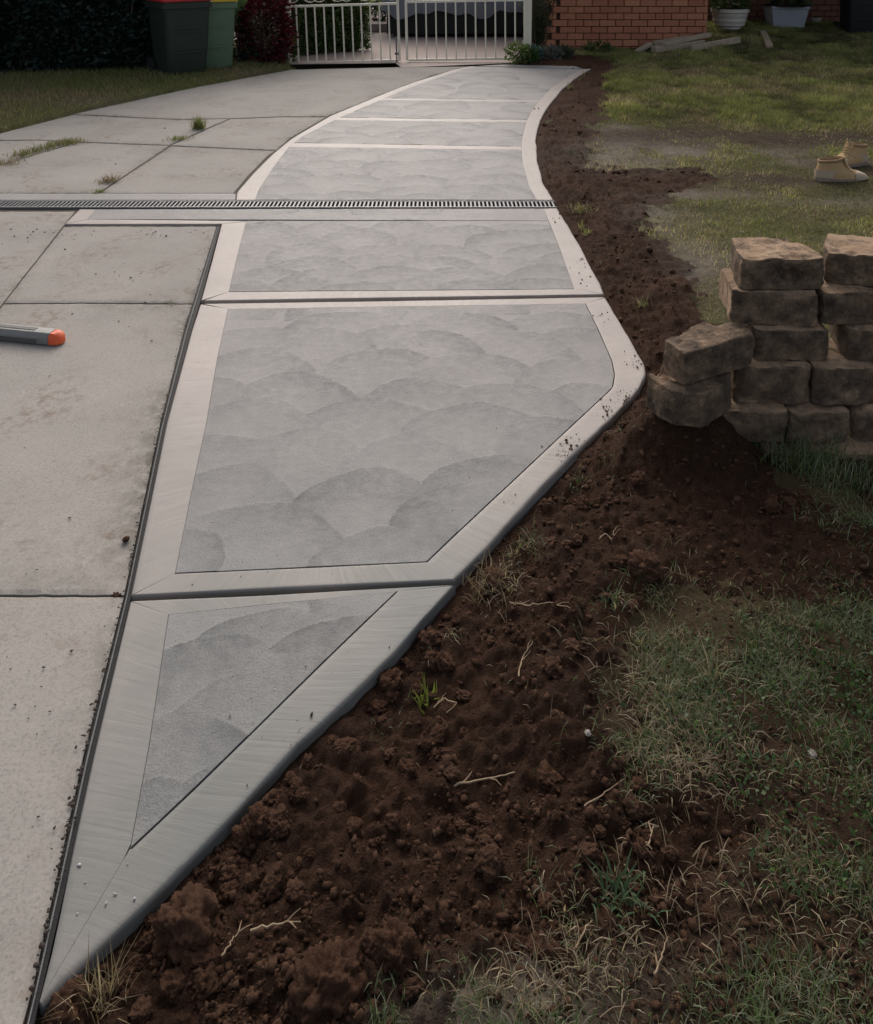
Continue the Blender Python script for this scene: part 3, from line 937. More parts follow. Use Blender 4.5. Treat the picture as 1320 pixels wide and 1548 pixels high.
def cloud(n, c, rad, seed, hollow=.5, floor=0.02, lump=.35):
    r = np.random.default_rng(seed)
    d = r.normal(size=(n, 3))
    d /= np.linalg.norm(d, axis=1)[:, None]
    k = hollow + (1 - hollow) * r.uniform(0, 1, n) ** .6
    bump = 1 + lump * fbm(d[:, 0] * 3 + d[:, 2] * 2 + seed, d[:, 1] * 3 - d[:, 2] * 2, seed, 3)
    P = np.array(c) + d * (k * bump)[:, None] * np.array(rad)
    P[:, 2] = np.where(P[:, 2] < floor, floor + np.abs(floor - P[:, 2]) * .3, P[:, 2])
    return P
def stems(name, pairs, r, mat, parent):
    b = MB()
    for a, c in pairs:
        a, c = Vector(a), Vector(c)
        m = (a + c) / 2 + Vector((random.uniform(-.1, .1), random.uniform(-.1, .1), 0)) * (c - a).length
        b.tube([a, m, c], r, 5, True, r * .4)
    return b.put(name, mat, parent)
DG = [(.016, .030, .024), (.026, .046, .036), (.038, .058, .048), (.012, .020, .016)]
MG = [(.055, .092, .030), (.080, .122, .038), (.105, .14, .05), (.040, .065, .024)]
YG = [(.22, .27, .07), (.16, .21, .06), (.28, .30, .09)]
RD = [(.085, .010, .018), (.060, .008, .015), (.12, .018, .025), (.040, .007, .012)]
def bush(name, label, cat, loc, rad, n, size, cols, group=None, hollow=.5, aspect=.5, seed=1, lump=.35, ns=6, fol="foliage"):
    t = thing(name, label, cat, loc, 0, group)
    P = cloud(n, (0, 0, rad[2] * .95), rad, seed, hollow, .02, lump)
    link(fol, leaf_mesh(fol, P, size, cols, .15, .3, aspect, seed), M['leaf'], t)
    stems("stem", [((random.uniform(-.1, .1) * rad[0], random.uniform(-.1, .1), 0), (random.uniform(-.7, .7) * rad[0], random.uniform(-.6, .6) * rad[1], rad[2] * random.uniform(.9, 1.5))) for _ in range(ns)], .015, M['stem'], t)
    return t
# dark hedge along the left edge of the lot
hedge = thing("hedge", "tall dense dark green hedge along the grass verge at left", "hedge", (-4.2, 9.9, 0), R(14))
r_ = np.random.default_rng(5)
n = 34000
hx = r_.uniform(-5.0, 1.0, n); hz = r_.uniform(.03, 2.3, n) ** 1.0
hy = -.02 + .16 * fbm(hx * 2.2, hz * 2.2, 71, 4) + np.abs(r_.normal(0, .12, n))
link("foliage", leaf_mesh("foliage", np.stack([hx, hy, hz], -1), .07, DG, .1, .3, .55, 6), M['leaf'], hedge)
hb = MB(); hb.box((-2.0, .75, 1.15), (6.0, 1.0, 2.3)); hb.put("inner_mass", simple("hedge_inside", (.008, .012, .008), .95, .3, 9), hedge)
stems("stem", [((x, .2, 0), (x + random.uniform(-.2, .2), .25, 1.6)) for x in np.linspace(-4.8, .8, 12)], .02, M['stem'], hedge)

# ------------------------------------------------------------------ wheelie bins
def bin_(label, body_m, lid_m, loc, rz, w=.56, d=.62, h=.93):
    t = thing("wheelie_bin", label, "bin", loc, rz, "wheelie bins")
    def rect(z, k, off=0, r=.05):
        hw, hd = w / 2 * k, d / 2 * k
        out = []
        for cx, cy, a0 in ((hw - r, hd - r, 0), (-hw + r, hd - r, 90), (-hw + r, -hd + r, 180), (hw - r, -hd + r, 270)):
            for j in range(4):
                a = R(a0 + 30 * j)
                out.append(Vector((cx + r * math.cos(a), off + cy + r * math.sin(a), z)))
        return out
    b = MB(); b.loft([rect(.02, .80, .03), rect(.05, .82, .03), rect(h * .55, .91, .01), rect(h - .06, .97), rect(h - .06, .99), rect(h, 1.0)]); b.put("body", body_m, t, smooth=True)
    b = MB(); b.loft([rect(h - .075, 1.0), rect(h - .075, 1.06), rect(h - .01, 1.06), rect(h - .01, 1.0)], False, False); b.put("rim", body_m, t, smooth=True)
    b = MB(); b.loft([rect(h + .002, 1.07), rect(h + .022, 1.08), rect(h + .055, 1.0), rect(h + .08, .78)]); b.put("lid", lid_m, t, smooth=True)
    b = MB(); b.tube([(-w * .36, d * .56, h + .01), (w * .36, d * .56, h + .01)], .015, 8); b.put("handle", body_m, t)
    for s in (-1, 1):
        b = MB()
        b.tube([(s * w * .45, d * .40, .10), (s * w * .53, d * .40, .10)], .10, 20)
        b.put("wheel", M['rubber'], t, smooth=True)
        b = MB(); b.tube([(s * w * .535, d * .40, .10), (s * w * .545, d * .40, .10)], .05, 14); b.put("hub", M['bin_d'], t)
    for z in (.3, .55):
        b = MB(); b.box((0, -d * (.41 + .06 * z / .6), z), (w * .5, .012, .02)); b.put("rib", body_m, t)
    return t
p1 = atY(272, 122, 9.75); p2 = atY(322, 114, 10.15)
bin_("dark green bin with red lid beside the hedge", M['bin_d'], M['red'], (p1.x - .04, 9.95, .02), R(38), .58, .62, .90)
bin_("lighter green bin with yellow lid behind the red lidded bin", M['bin_g'], M['yellow'], (p2.x - .06, 10.38, .03), R(32), .50, .55, .85)
p3 = atY(1308, 66, 13.1)
bin_("black bin at the house wall at far right of the lawn", M['bin_k'], M['bin_k'], (p3.x + .05, 13.25, .12), R(-12), .72, .7, 1.0)

# ------------------------------------------------------------------ shrubs by the gate
ps = atY(402, 100, 10.9)
bush("red_shrub", "dark red leaved shrub beside the left gate post", "shrub", (ps.x, 10.85, 0), (.36, .3, .52), 2600, .07, RD, seed=21, ns=8)
for i, (px, Y, rx, rz, lab, cols) in enumerate([(362, 10.75, .24, .36, "low dark green shrub between the bins and the red shrub", DG + MG[:1]),
                                              (425, 11.2, .22, .2, "low leafy weed clump at the foot of the left gate post", MG)]):
    p = atY(px, 105, Y)
    bush("shrub", lab, "shrub", (p.x, Y, 0), (rx, .25, rz), 900, .06, cols, seed=30 + i)
pb = atY(352, 20, 10.6)
bl = thing("broadleaf_plant", "plant with a few broad pale green leaves above the bins", "plant", (pb.x + .08, 10.75, 0))
bp = np.array([(random.uniform(-.16, .14), random.uniform(-.1, .1), random.uniform(.66, 1.05)) for _ in range(16)])
link("leaf_cluster", leaf_mesh("leaf_cluster", bp, .17, [(.07, .13, .06), (.10, .17, .08)], -.2, .2, .85, 3), M['leaf'], bl)
stems("stem", [((0, 0, 0), tuple(p)) for p in bp[:8]], .008, M['stem'], bl)

# ------------------------------------------------------------------ gate
GY0 = 11.15
def gate_leaf(label, x0, x1, zb, zt, rot, n, bolt):
    t = thing("gate_leaf", label, "gate", (x0, GY0, zb), 0, "leaves of the double driveway gate")
    t.rotation_euler = (0, -rot, 0)
    w, h = x1 - x0, zt - zb
    def p(name, f):
        b = MB(); f(b); return b.put(name, M['cream'], t)
    p("stile", lambda b: b.box((.015, 0, (h + .35) / 2), (.034, .034, h + .35)))
    p("stile", lambda b: b.box((w - .015, 0, (h + .35) / 2), (.034, .034, h + .35)))
    p("rail", lambda b: b.box((w / 2, .002, 0), (w - .066, .03, .03)))
    p("rail", lambda b: b.box((w / 2, .002, h), (w - .066, .03, .03)))
    p("rail", lambda b: b.box((w / 2, .002, h + .33), (w - .066, .03, .03)))
    pk = MB(); pk.box((0, 0, 0), (.019, .019, h - .03)); pm = pk.mesh("picket"); pm.materials.append(M['cream'])
    st = (w - .03) / (n + 1)
    for i in range(n): link("picket", pm, None, t, (.015 + st * (i + 1), 0, h / 2))
    for i in range(4):
        c = .03 + (w - .06) * (i + .5) / 4
        for s in (-1, 1):
            b = MB()
            pts = []
            for k in range(26):
                a = k / 25 * math.pi * 2.6
                rr = .125 - .085 * k / 25
                pts.append((c + s * (.008 + .125 - rr * math.cos(a)) , 0, h + .165 - rr * math.sin(a) * 1.05))
            b.tube(pts, .006, 6)
            b.put("scroll", M['cream'], t)
    if bolt:
        b = MB(); b.tube([(w - .05, -.03, -.10), (w - .05, -.03, .32)], .009, 8); b.box((w - .05, -.025, .1), (.05, .03, .03)); b.put("drop_bolt", M['steel'], t)
    return t
e0, e1 = atY(441, 96, GY0), atY(607, 93, GY0)
f0, f1 = atY(614, 90, GY0), atY(789, 86, GY0)
zt_l, zt_r = atY(445, 10, GY0).z, atY(614, 3, GY0).z
gate_leaf("left leaf of the cream steel gate, sagging, with dark gap below", e0.x - .04, e1.x - .01, e0.z, zt_l, R(1.6), 11, True)
gate_leaf("right leaf of the cream steel gate in front of covered car", f0.x, f1.x + .06, f0.z - .01, zt_r, R(1.0), 11, False)
for px, lab in ((436, "cream gate post behind the red shrub"), (797, "cream gate post against the brick wall")):
    p = atY(px, 100, GY0)
    b = MB(); b.box((0, 0, .8), (.085, .085, 1.6)); b.bevel(.006, 1)
    t = thing("gate_post", lab, "post", (p.x - (.0 if px < 500 else -.01), GY0 + .04, 0))
    b.put("post", M['cream'], t)
    b = MB(); b.box((0, 0, 1.62), (.11, .11, .03)); b.put("cap", M['cream'], t)
    b = MB(); b.box((.055 if px < 500 else -.055, -.02, .25), (.03, .03, .08)); b.put("hinge", M['cream'], t)
    b = MB(); b.box((.055 if px < 500 else -.055, -.02, 1.0), (.03, .03, .08)); b.put("hinge", M['cream'], t)

# ------------------------------------------------------------------ brick walls
BL, BH, BJ = .237, .0995, .011
brick_cache = {}
def brick_mesh(w, d=.10):
    k = round(w, 3)
    if k not in brick_cache:
        b = MB(); b.box((0, 0, 0), (w, d, BH - BJ)); b.bevel(.004, 1)
        brick_cache[k] = b.mesh("brick")
    return brick_cache[k]
def brick_wall(label, x0, x1, Y, z0, rows, mat, gaps=None, phase=0, top=None, cat="wall"):
    t = thing("brick_wall", label, cat, (x0, Y, z0))
    mats = {}
    for r in range(rows):
        x = -((r + phase) % 2) * BL / 2
        while x < x1 - x0 - .01:
            a, b_ = max(0, x), min(x1 - x0, x + BL)
            if gaps is not None:
                gx = gaps[r % 2] - x0
                if a < gx < b_ - .01:
                    if gx - a > .04: _brick(t, a, gx - .0, r, mat, 0)
                    a = gx + .036
            if b_ - a > .03: _brick(t, a, b_, r, mat, 0)
            x += BL
    b = MB(); b.box(((x1 - x0) / 2, .055, rows * BH / 2), (x1 - x0 - .004, .07, rows * BH)); b.put("mortar", M['mortar'], t)
    return t
def _brick(t, a, b_, r, mat, y):
    me = brick_mesh(b_ - a - BJ)
    key = (me.name, mat.name)
    if key not in brick_cache:
        m2 = me.copy() if len(me.materials) else me
        m2.materials.clear(); m2.materials.append(mat)
        brick_cache[key] = m2
    link("brick", brick_cache[key], None, t, ((a + b_) / 2, random.uniform(-.002, .002), (r + .5) * BH))
WY = 12.3
wl, wr = atY(797, 80, WY), atY(1066, 80, WY)
z_base = atY(900, 89.5, WY).z
gx0, gx1 = atY(827, 60, WY).x, atY(840, 60, WY).x
brick_wall("orange brick wall with toothed dark gaps above the lawn", wl.x, wr.x, WY, z_base, 16, M['brick'], (gx1, gx0))
sw = brick_wall("brick wall with shade in its colour set back behind the pots", atY(1060, 60, 14.6).x, atY(1420, 60, 14.6).x, 14.6, .12, 14, M['brick_shade'])
for i, ch in enumerate(list(sw.children)): pass
pl = atY(404, 40, 12.0)
brick_wall("brick pier left of the gate behind the red shrub", atY(386, 40, 11.9).x, atY(430, 40, 11.9).x, 11.9, 0, 16, M['brick'], cat="pier")
# side return of the orange wall and an unseen slab added to shade the recess
ret = tag(MB().__class__().__class__ and thing("house_return_wall", "dark side return of the brick house at the recess", "wall", (wr.x, WY, z_base)), None, None)
for r in range(16):
    y = .16 - (r % 2) * .115
    while y < 2.2:
        k = ("r", r % 2)
        o = link("brick", brick_cache.setdefault(("ret",), (lambda m: (m.materials.append(M['brick_shade']), m)[1])(brick_mesh(.2261).copy())), None, ret, (-.055, y + .05, (r + .5) * BH), (0, 0, R(90)))
        y += BL
b = MB(); b.box((-.12, 1.2, 16 * BH / 2), (.06, 2.2, 16 * BH)); b.put("mortar", M['mortar'], ret)
rf = thing("shade_roof", "unseen slab added above the recess to shade it", "shade_roof", (3.0, 13.5, 1.9))
b = MB(); b.box((2.6, .9, .65), (9.0, 4.2, .12)); b.put("shade_slab", M['shade_roof'], rf)
b = MB(); b.box((2.6, -1.2, .60), (9.0, .04, .2)); b.put("shade_roof_edge", M['cream'], rf)

# ------------------------------------------------------------------ behind the gate
r_ = np.random.default_rng(15)
yh = thing("garden_hedge", "clipped green hedge behind the left gate leaf", "hedge", (-2.0, 11.55, 0), R(40))
n = 12000
hx = r_.uniform(-.55, 1.35, n); hz = r_.uniform(.02, .98, n)
hy = .05 + .10 * fbm(hx * 3, hz * 3, 75, 3) + np.abs(r_.normal(0, .08, n))
link("foliage", leaf_mesh("foliage", np.stack([hx, hy, hz], -1), .06, MG, .2, .3, .5, 16), M['leaf'], yh)
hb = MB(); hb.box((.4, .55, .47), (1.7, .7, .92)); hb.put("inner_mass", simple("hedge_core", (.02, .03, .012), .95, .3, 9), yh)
bush("bright_shrub", "bright yellow green shrub above the clipped hedge", "shrub", (-2.3, 15.4, 0), (1.3, .5, 1.0), 4200, .09, YG, seed=52)
bush("dark_shrub", "dark shrub in the yard behind the gate centre", "shrub", (-.95, 17.2, 0), (.9, .5, .8), 3000, .09, DG, seed=53)
kb = MB()
kb.box((0, 0, .07), (1.0, .22, .14)); kb.bevel(.01, 1)
tag(kb.put("kerb_block", M['pink'], None, (-.85, 15.2, 0), (0, 0, R(12))), "low pale concrete kerb at the hedge end behind the gate", "kerb")
fb = thing("yard_fence", "dark board fence closing off the yard behind the covered car", "fence", (0, 20.5, 0))
bm_ = MB(); bm_.box((0, 0, .9), (.145, .02, 1.8)); fme = bm_.mesh("board"); fme.materials.append(simple("fence_board", (.05, .045, .04), .9, .3, 6))
for i in range(60): link("board", fme, None, fb, (-4.6 + .15 * i, random.uniform(-.004, .004), random.uniform(-.01, .01)))
# covered car
cc = thing("covered_car", "car under a wrinkled grey cover behind the right gate leaf", "car", (1.0, 14.9, 0))
cv = bmesh.new()
nx, nz = 46, 22
prof = [(-.86, .40), (-.88, .62), (-.84, .86), (-.72, 1.02), (-.58, 1.32), (-.42, 1.42), (0, 1.46), (.42, 1.42), (.58, 1.32), (.72, 1.02), (.84, .86), (.88, .62), (.86, .40)]
rings = []
for i in range(nx + 1):
    x = -1.95 + 3.9 * i / nx
    e = min(1, (1 - abs(x) / 1.95) / .06) ** .5 if abs(x) < 1.95 else .3
    hk = 1 - .36 * max(0, (abs(x + .1) - .75) / 1.2) ** 1.1
    ring = []
    for j, (y, z) in enumerate(prof):
        zz = .40 + (z - .40) * (hk if z > .9 else 1) * (.35 + .65 * e)
        if z < .45: zz = .40 + .05 * math.sin(x * 5) + .03 * math.sin(x * 13 + 1)
        w = .035 * math.sin(x * 9 + j) + .02 * math.sin(x * 23 + 2 * j)
        ring.append(cv.verts.new((x, y * (.7 + .3 * e) + w, zz + .5 * w)))
    rings.append(ring)
for a, b in zip(rings[:-1], rings[1:]):
    for j in range(len(prof) - 1): cv.faces.new((a[j], b[j], b[j + 1], a[j + 1]))
cv.faces.new(rings[0]); cv.faces.new(rings[-1][::-1])
bmesh.ops.recalc_face_normals(cv, faces=cv.faces)
cme = bpy.data.meshes.new("cover"); cv.to_mesh(cme); cv.free()
for p in cme.polygons: p.use_smooth = True
link("cover", cme, M['cover'], cc)
b = MB(); b.box((0, 0, .29), (3.7, 1.6, .46)); b.put("underbody", M['dark'], cc)
for sx in (-1.2, 1.2):
    for sy in (-.66, .66):
        b = MB(); b.tube([(sx, sy - .09, .30), (sx, sy + .09, .30)], .30, 22); w_ = b.put("wheel", M['rubber'], cc, smooth=True)
        b = MB(); b.tube([(sx, sy - .1, .30), (sx, sy - .093, .30)], .17, 16); b.put("hub_cap", M['rubber'], w_)

# ------------------------------------------------------------------ garden bed plants at the path's end
def spiky(name, label, loc, n, h, spread, cols, seed, wid=.02, grp=None):
    r = np.random.default_rng(seed)
    V, F, C = [], [], []
    for i in range(n):
        a = r.uniform(0, 6.28); tip = r.uniform(.3, 1) * spread; hh = h * r.uniform(.55, 1.1)
        d = np.array([math.cos(a), math.sin(a), 0]); sd = np.array([-d[1], d[0], 0])
        b0 = d * r.uniform(0, .25) * spread
        p = [b0, b0 + d * tip * .35 + [0, 0, hh * .6], b0 + d * tip + [0, 0, hh * r.uniform(.7, 1.0)]]
        k = len(V)
        w = wid * r.uniform(.6, 1.2)
        V += [p[0] - sd * w / 2, p[0] + sd * w / 2, p[1] + sd * w * .45, p[1] - sd * w * .45, p[2]]
        F += [(k, k + 1, k + 2), (k, k + 2, k + 3), (k + 3, k + 2, k + 4)]
        C += [np.array(cols[r.integers(len(cols))]) * r.uniform(.7, 1.3)] * 5
    me = np_mesh(name, np.array(V), np.array(F), False)
    attr(me, "col", np.array(C))
    o = link(name, me, M['leaf'], None, loc)
    return tag(o, label, "plant", grp)
pt = atY(812, 95, 11.75)
ta = thing("feathery_shrub", "tall thin feathery dark shrub in front of the brick wall corner", "shrub", (pt.x, 11.7, 0))
P, dirs = [], []
stp = []
for i in range(34):
    a, b = random.uniform(0, 6.28), random.uniform(.05, .24)
    top = Vector((math.cos(a) * b * 1.2, math.sin(a) * b * .7, random.uniform(.4, 1.3)))
    stp.append(((top.x * .2, top.y * .2, 0), tuple(top)))
    for k in range(110):
        s = .2 + .8 * k / 110
        P.append((top.x * s + random.gauss(0, .012), top.y * s + random.gauss(0, .012), top.z * s)); dirs.append((math.cos(k * 2.4), math.sin(k * 2.4), .6))
link("foliage", leaf_mesh("foliage", np.array(P), .07, [(.035, .058, .034), (.055, .078, .045), (.075, .088, .045)], .3, .1, .16, 61, np.array(dirs)), M['leaf'], ta)
stems("stem", stp, .005, M['stem'], ta)
for i, (px, py, rx, rz, cols, lab) in enumerate([(782, 97, .13, .10, [(.10, .15, .04), (.14, .19, .06)], "bright green low leafy plant at the left end of the garden bed"),
                                               (800, 96, .10, .07, [(.05, .10, .03)], "small green plant below the feathery shrub"),
                                               (808, 93, .07, .07, [(.12, .19, .18)], "small blue green succulent at the foot of the feathery shrub"),
                                               (830, 92, .14, .07, [(.10, .12, .11), (.16, .17, .16)], "grey green leafy succulent beside the toothed brick joint"),
                                               (850, 90, .12, .06, [(.07, .08, .06)], "grey leafed low plant against the orange wall"),
                                               (905, 84, .16, .07, MG, "low weed clump against the orange wall near the lawn")]):
    p = at(px, py)
    bush("garden_plant", lab, "plant", (p.x, p.y + .02, .02), (rx * 1.25, .12, rz * 1.3), 300, .055, cols, seed=80 + i, hollow=.2, ns=3)

# ------------------------------------------------------------------ pots, timber
def pot(name, label, prof, mat, loc, ridges=None, square=False, plant=None, cat="pot"):
    t = thing(name, label, cat, loc)
    b = MB()
    b.lathe(prof, 4 if square else 32, True)
    if square:
        bmesh.ops.rotate(b.bm, verts=b.bm.verts, cent=(0, 0, 0), matrix=Matrix.Rotation(R(38), 3, 'Z'))
    b.put("pot_body", mat, t, smooth=not square)
    rim = prof[-3]
    b = MB(); b.lathe([(rim[0] * .92, rim[1] - .005), (rim[0] * .92, rim[1])], 16); b.put("potting_soil", M['soil'], t)
    return t
pw = atY(1102, 48, 13.4)
zb = tz(pw.x, 13.4)
s = 13.4 / 1275
H = 33 * s; Wd = 57 * s / 2
pot_w = pot("ribbed_pot", "white ribbed round pot with leafy plant near the brick corner",
            [(Wd * .52, 0), (Wd * .60, .02), (Wd * .62, H * .18), (Wd * .80, H * .22), (Wd * .82, H * .38), (Wd * .86, H * .42), (Wd * .86, H * .58), (Wd * .90, H * .62), (Wd * .92, H * .80), (Wd * 1.0, H * .84), (Wd, H), (Wd * .9, H), (Wd * .88, H * .9)], M['white'], (pw.x, 13.4, zb))
tbp = atY(1186, 40, 13.7)
s2 = 13.7 / 1275
pot_t = pot("square_tub", "grey blue tapered tub planter right of the white ribbed pot",
            [(25 * s2 * 1.2, 0), (26 * s2 * 1.2, .01), (31 * s2 * 1.2, 28 * s2), (31 * s2 * 1.25, 29 * s2), (31.5 * s2 * 1.25, 33 * s2), (31 * s2 * 1.12, 33 * s2), (31 * s2 * 1.1, 30 * s2)], M['tub'], (tbp.x, 13.7, tbp.z), square=True)
stb = MB(); stb.box((0, 0, 0), (.34, .3, max(.04, tbp.z - .19))); stb.bevel(.01, 1)
tag(stb.put("paver", M['stone'], None, (tbp.x - .03, 13.7, (tbp.z + .19) / 2 - .002)), "pale paving block under the grey blue tub", "paver")
for t, hh, sd in ((pot_w, H, 91), (pot_t, 33 * s2, 92)):
    b = cloud(700, (0, 0, hh + .18), (.30, .25, .26), sd, .2, hh + .01)
    link("plant_foliage", leaf_mesh("plant_foliage", b, .12, MG if sd == 91 else DG + MG, .3, .2, .28, sd), M['leaf'], t)
    stems("plant_stem", [((0, 0, hh - .05), tuple(b[i])) for i in range(8)], .006, M['stem'], t)
sp = atY(1233, 42, 14.1)
pot("small_pot", "small pale pot beside the black bin", [(.06, 0), (.07, .01), (.085, .12), (.09, .125), (.09, .14), (.08, .14), (.078, .13)], M['white'], (sp.x, 14.1, max(.2, sp.z)))
def plank(label, pa, pb, w, th, mat):
    a, b_ = atY(*pa), atY(*pb)
    d = b_ - a
    bm = MB()
    bm.box((0, 0, 0), (d.length, w, th)); bm.bevel(.004, 1)
    o = bm.put("timber_plank", mat)
    o.location = (a + b_) / 2
    o.rotation_euler = d.to_track_quat('X', 'Z').to_euler()
    return tag(o, label, "timber", "loose timber by the brick wall")
plank("weathered plank lying topmost on the timber pile", (1003, 67, 11.75), (1072, 52, 12.1), .10, .055, M['timber'])
plank("weathered plank lying at the back of the timber pile", (988, 66, 12.0), (1040, 57, 12.15), .10, .06, M['timber'])
plank("lower thick plank under the topmost weathered plank", (988, 75, 11.75), (1062, 64, 12.0), .14, .08, M['timber'])
plank("lone plank on the grass right of the timber pile", (1046, 73, 11.6), (1118, 60, 12.0), .05, .09, M['timber'])
plank("short dark timber end leaning left of the timber pile", (962, 79, 11.9), (984, 66, 12.0), .10, .05, M['timber'])
oa, ob = onground(1163, 76), onground(1153, 54)
oc = MB(); oc.box((0, 0, 0), ((ob - oa).length, .09, .05)); oc.bevel(.004, 1)
oo = oc.put("timber_offcut", M['timber_l'])
oo.location = (oa + ob) / 2 + Vector((0, 0, .06)); oo.rotation_euler = (ob - oa).to_track_quat('X', 'Z').to_euler()
tag(oo, "short pale timber offcut pointing towards the grey blue tub", "timber", "loose timber by the brick wall")

# ------------------------------------------------------------------ stack of wall blocks
def block(label, x0, x1, row, mats, yaw=0, dY=0.0, depth=.19, taper=.72, kind=None, seed=0, h=None, dz=0, world=None):
    """x0, x1: photo columns of the front face's ends"""
    YR = {1: 2.35, 2: 2.395, 3: 2.435, 4: 2.475, 5: 2.515, 6: 2.55}
    top = {k: atY(1200, y, YR[k]).z for k, y in ((1, 682), (2, 622), (3, 556), (4, 500), (5, 442), (6, 388))}
    Yr = YR[row] + dY
    zt = top[row] + dz
    zb = top.get(row - 1, -.05) + .0015 + dz
    if world is not None: zb, zt = world[0]
    h = h or zt - zb
    ym = PY0  # columns are read at the row's own depth
    dep = Yr * CT - ((zt + zb) / 2 - CAM_H) * ST
    xa, xb = (x0 - 660) / FOC * dep, (x1 - 660) / FOC * dep
    w = (xb - xa) / max(.5, math.cos(yaw)) - .004
    bm = bmesh.new()
    hw = w / 2
    out = [(-hw, .0), (-hw * .82, -.012), (hw * .82, -.012), (hw, .0), (hw * .98, depth * .35), (hw * taper, depth), (-hw * taper, depth), (-hw * .98, depth * .35)]
    if world is not None:
        cxw, cyw = (xa + xb) / 2, Yr + .012
        out = [(at(a, b, world[0][1]).x - cxw, at(a, b, world[0][1]).y - cyw) for a, b in world[1]]
    lo = [bm.verts.new((x, y, 0)) for x, y in out]
    hi = [bm.verts.new((x, y, h)) for x, y in out]
    n = len(out)
    f_top = bm.faces.new(hi); bm.faces.new(lo[::-1])
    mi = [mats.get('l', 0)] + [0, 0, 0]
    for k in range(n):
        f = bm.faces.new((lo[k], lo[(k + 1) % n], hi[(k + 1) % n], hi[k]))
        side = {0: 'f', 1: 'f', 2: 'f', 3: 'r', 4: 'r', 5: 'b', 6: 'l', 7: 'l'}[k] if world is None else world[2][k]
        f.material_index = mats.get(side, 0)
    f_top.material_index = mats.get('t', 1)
    bmesh.ops.bevel(bm, geom=list(bm.edges), offset=.003, segments=1, affect='EDGES', profile=.6)
    for f in bm.faces: pass
    bmesh.ops.triangulate(bm, faces=[f for f in bm.faces if len(f.verts) > 4])
    for _ in range(4):
        es = [e for e in bm.edges if e.calc_length() > .0095]
        bmesh.ops.subdivide_edges(bm, edges=es, cuts=1, use_grid_fill=True)
        bmesh.ops.triangulate(bm, faces=[f for f in bm.faces if len(f.verts) > 4])
    off = Vector((seed * 3.7, seed * 1.9, 0))
    bm.normal_update()
    wear = []
    for v in bm.verts:
        c = v.co
        fr = 1.0 if c.y < .02 else .45
        chip = max(0, mnoise.noise((c + off) * 16) - .12) * max(0, abs(c.z - h / 2) / (h / 2) - .55) * .05
        wear.append(min(1, chip * 160) + .0)
        nv = -chip + (mnoise.ridged_multi_fractal((c + off) * 30, .9, 2.1, 4, 1.0, 2.0) - 1.2) * -.0022 * fr + mnoise.fractal((c + off) * 22, 1.0, 2.0, 5) * .0062 * fr + mnoise.fractal((c + off) * 7, 1.0, 2.0, 3) * .0042 * fr
        d = v.normal.copy()
        if c.z < .002: d.z = 0
        v.co += d * nv
        if kind == 'hole':
            r = ((c.x - .03) / .05) ** 2 + ((c.z - h * .42) / .028) ** 2
            if c.y < .03 and r < 2.5: v.co.y += .034 * math.exp(-r * 1.1) * (1 + mnoise.noise(c * 60))
        if kind == 'bowl' and c.z > h * .55:
            r = ((c.x + hw * .45) / (hw * .55)) ** 2 + ((c.y + .01) / .06) ** 2
            v.co.z -= .036 * math.exp(-r * r) * (1 + .4 * mnoise.noise(c * 40))
    bmesh.ops.recalc_face_normals(bm, faces=bm.faces)
    me = bpy.data.meshes.new("concrete_block")
    bm.to_mesh(me); bm.free()
    attr(me, "wear", np.array(wear))
    for p in me.polygons: p.use_smooth = True
    try: me.set_sharp_from_angle(angle=R(21))
    except Exception: pass
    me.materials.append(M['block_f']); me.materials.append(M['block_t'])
    o = link("concrete_block", me, None, None, ((xa + xb) / 2, Yr + .012, zb), (random.uniform(-.004, .004), 0, yaw))
    return tag(o, label, "block", "stacked retaining wall blocks")
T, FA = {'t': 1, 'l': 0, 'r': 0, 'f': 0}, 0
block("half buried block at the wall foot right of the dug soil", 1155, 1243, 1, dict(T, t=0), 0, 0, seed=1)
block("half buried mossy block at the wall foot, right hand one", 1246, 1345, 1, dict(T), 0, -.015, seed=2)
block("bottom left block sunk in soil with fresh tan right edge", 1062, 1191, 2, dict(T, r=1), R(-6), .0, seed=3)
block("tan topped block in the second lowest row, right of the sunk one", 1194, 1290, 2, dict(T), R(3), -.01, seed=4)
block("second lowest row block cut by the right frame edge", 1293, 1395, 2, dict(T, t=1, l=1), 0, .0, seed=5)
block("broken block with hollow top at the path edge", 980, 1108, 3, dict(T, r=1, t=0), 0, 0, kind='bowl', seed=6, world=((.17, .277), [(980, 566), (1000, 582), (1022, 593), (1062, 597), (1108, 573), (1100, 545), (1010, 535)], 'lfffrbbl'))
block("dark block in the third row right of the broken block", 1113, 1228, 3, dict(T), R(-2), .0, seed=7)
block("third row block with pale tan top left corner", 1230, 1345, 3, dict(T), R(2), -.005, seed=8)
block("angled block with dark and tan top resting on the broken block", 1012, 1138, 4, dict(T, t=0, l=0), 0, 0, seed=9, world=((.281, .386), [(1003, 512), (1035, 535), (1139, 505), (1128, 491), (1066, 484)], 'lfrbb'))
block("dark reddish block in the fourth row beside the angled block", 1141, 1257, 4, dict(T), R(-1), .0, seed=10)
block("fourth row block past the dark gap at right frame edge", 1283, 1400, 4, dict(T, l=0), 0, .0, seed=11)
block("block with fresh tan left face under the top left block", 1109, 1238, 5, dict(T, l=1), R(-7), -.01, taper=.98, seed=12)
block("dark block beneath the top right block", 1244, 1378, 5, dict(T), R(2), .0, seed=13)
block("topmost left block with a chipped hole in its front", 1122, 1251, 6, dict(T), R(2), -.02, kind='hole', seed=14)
block("topmost right block with split reddish left face", 1258, 1385, 6, dict(T, l=0), R(-14), .0, seed=15)

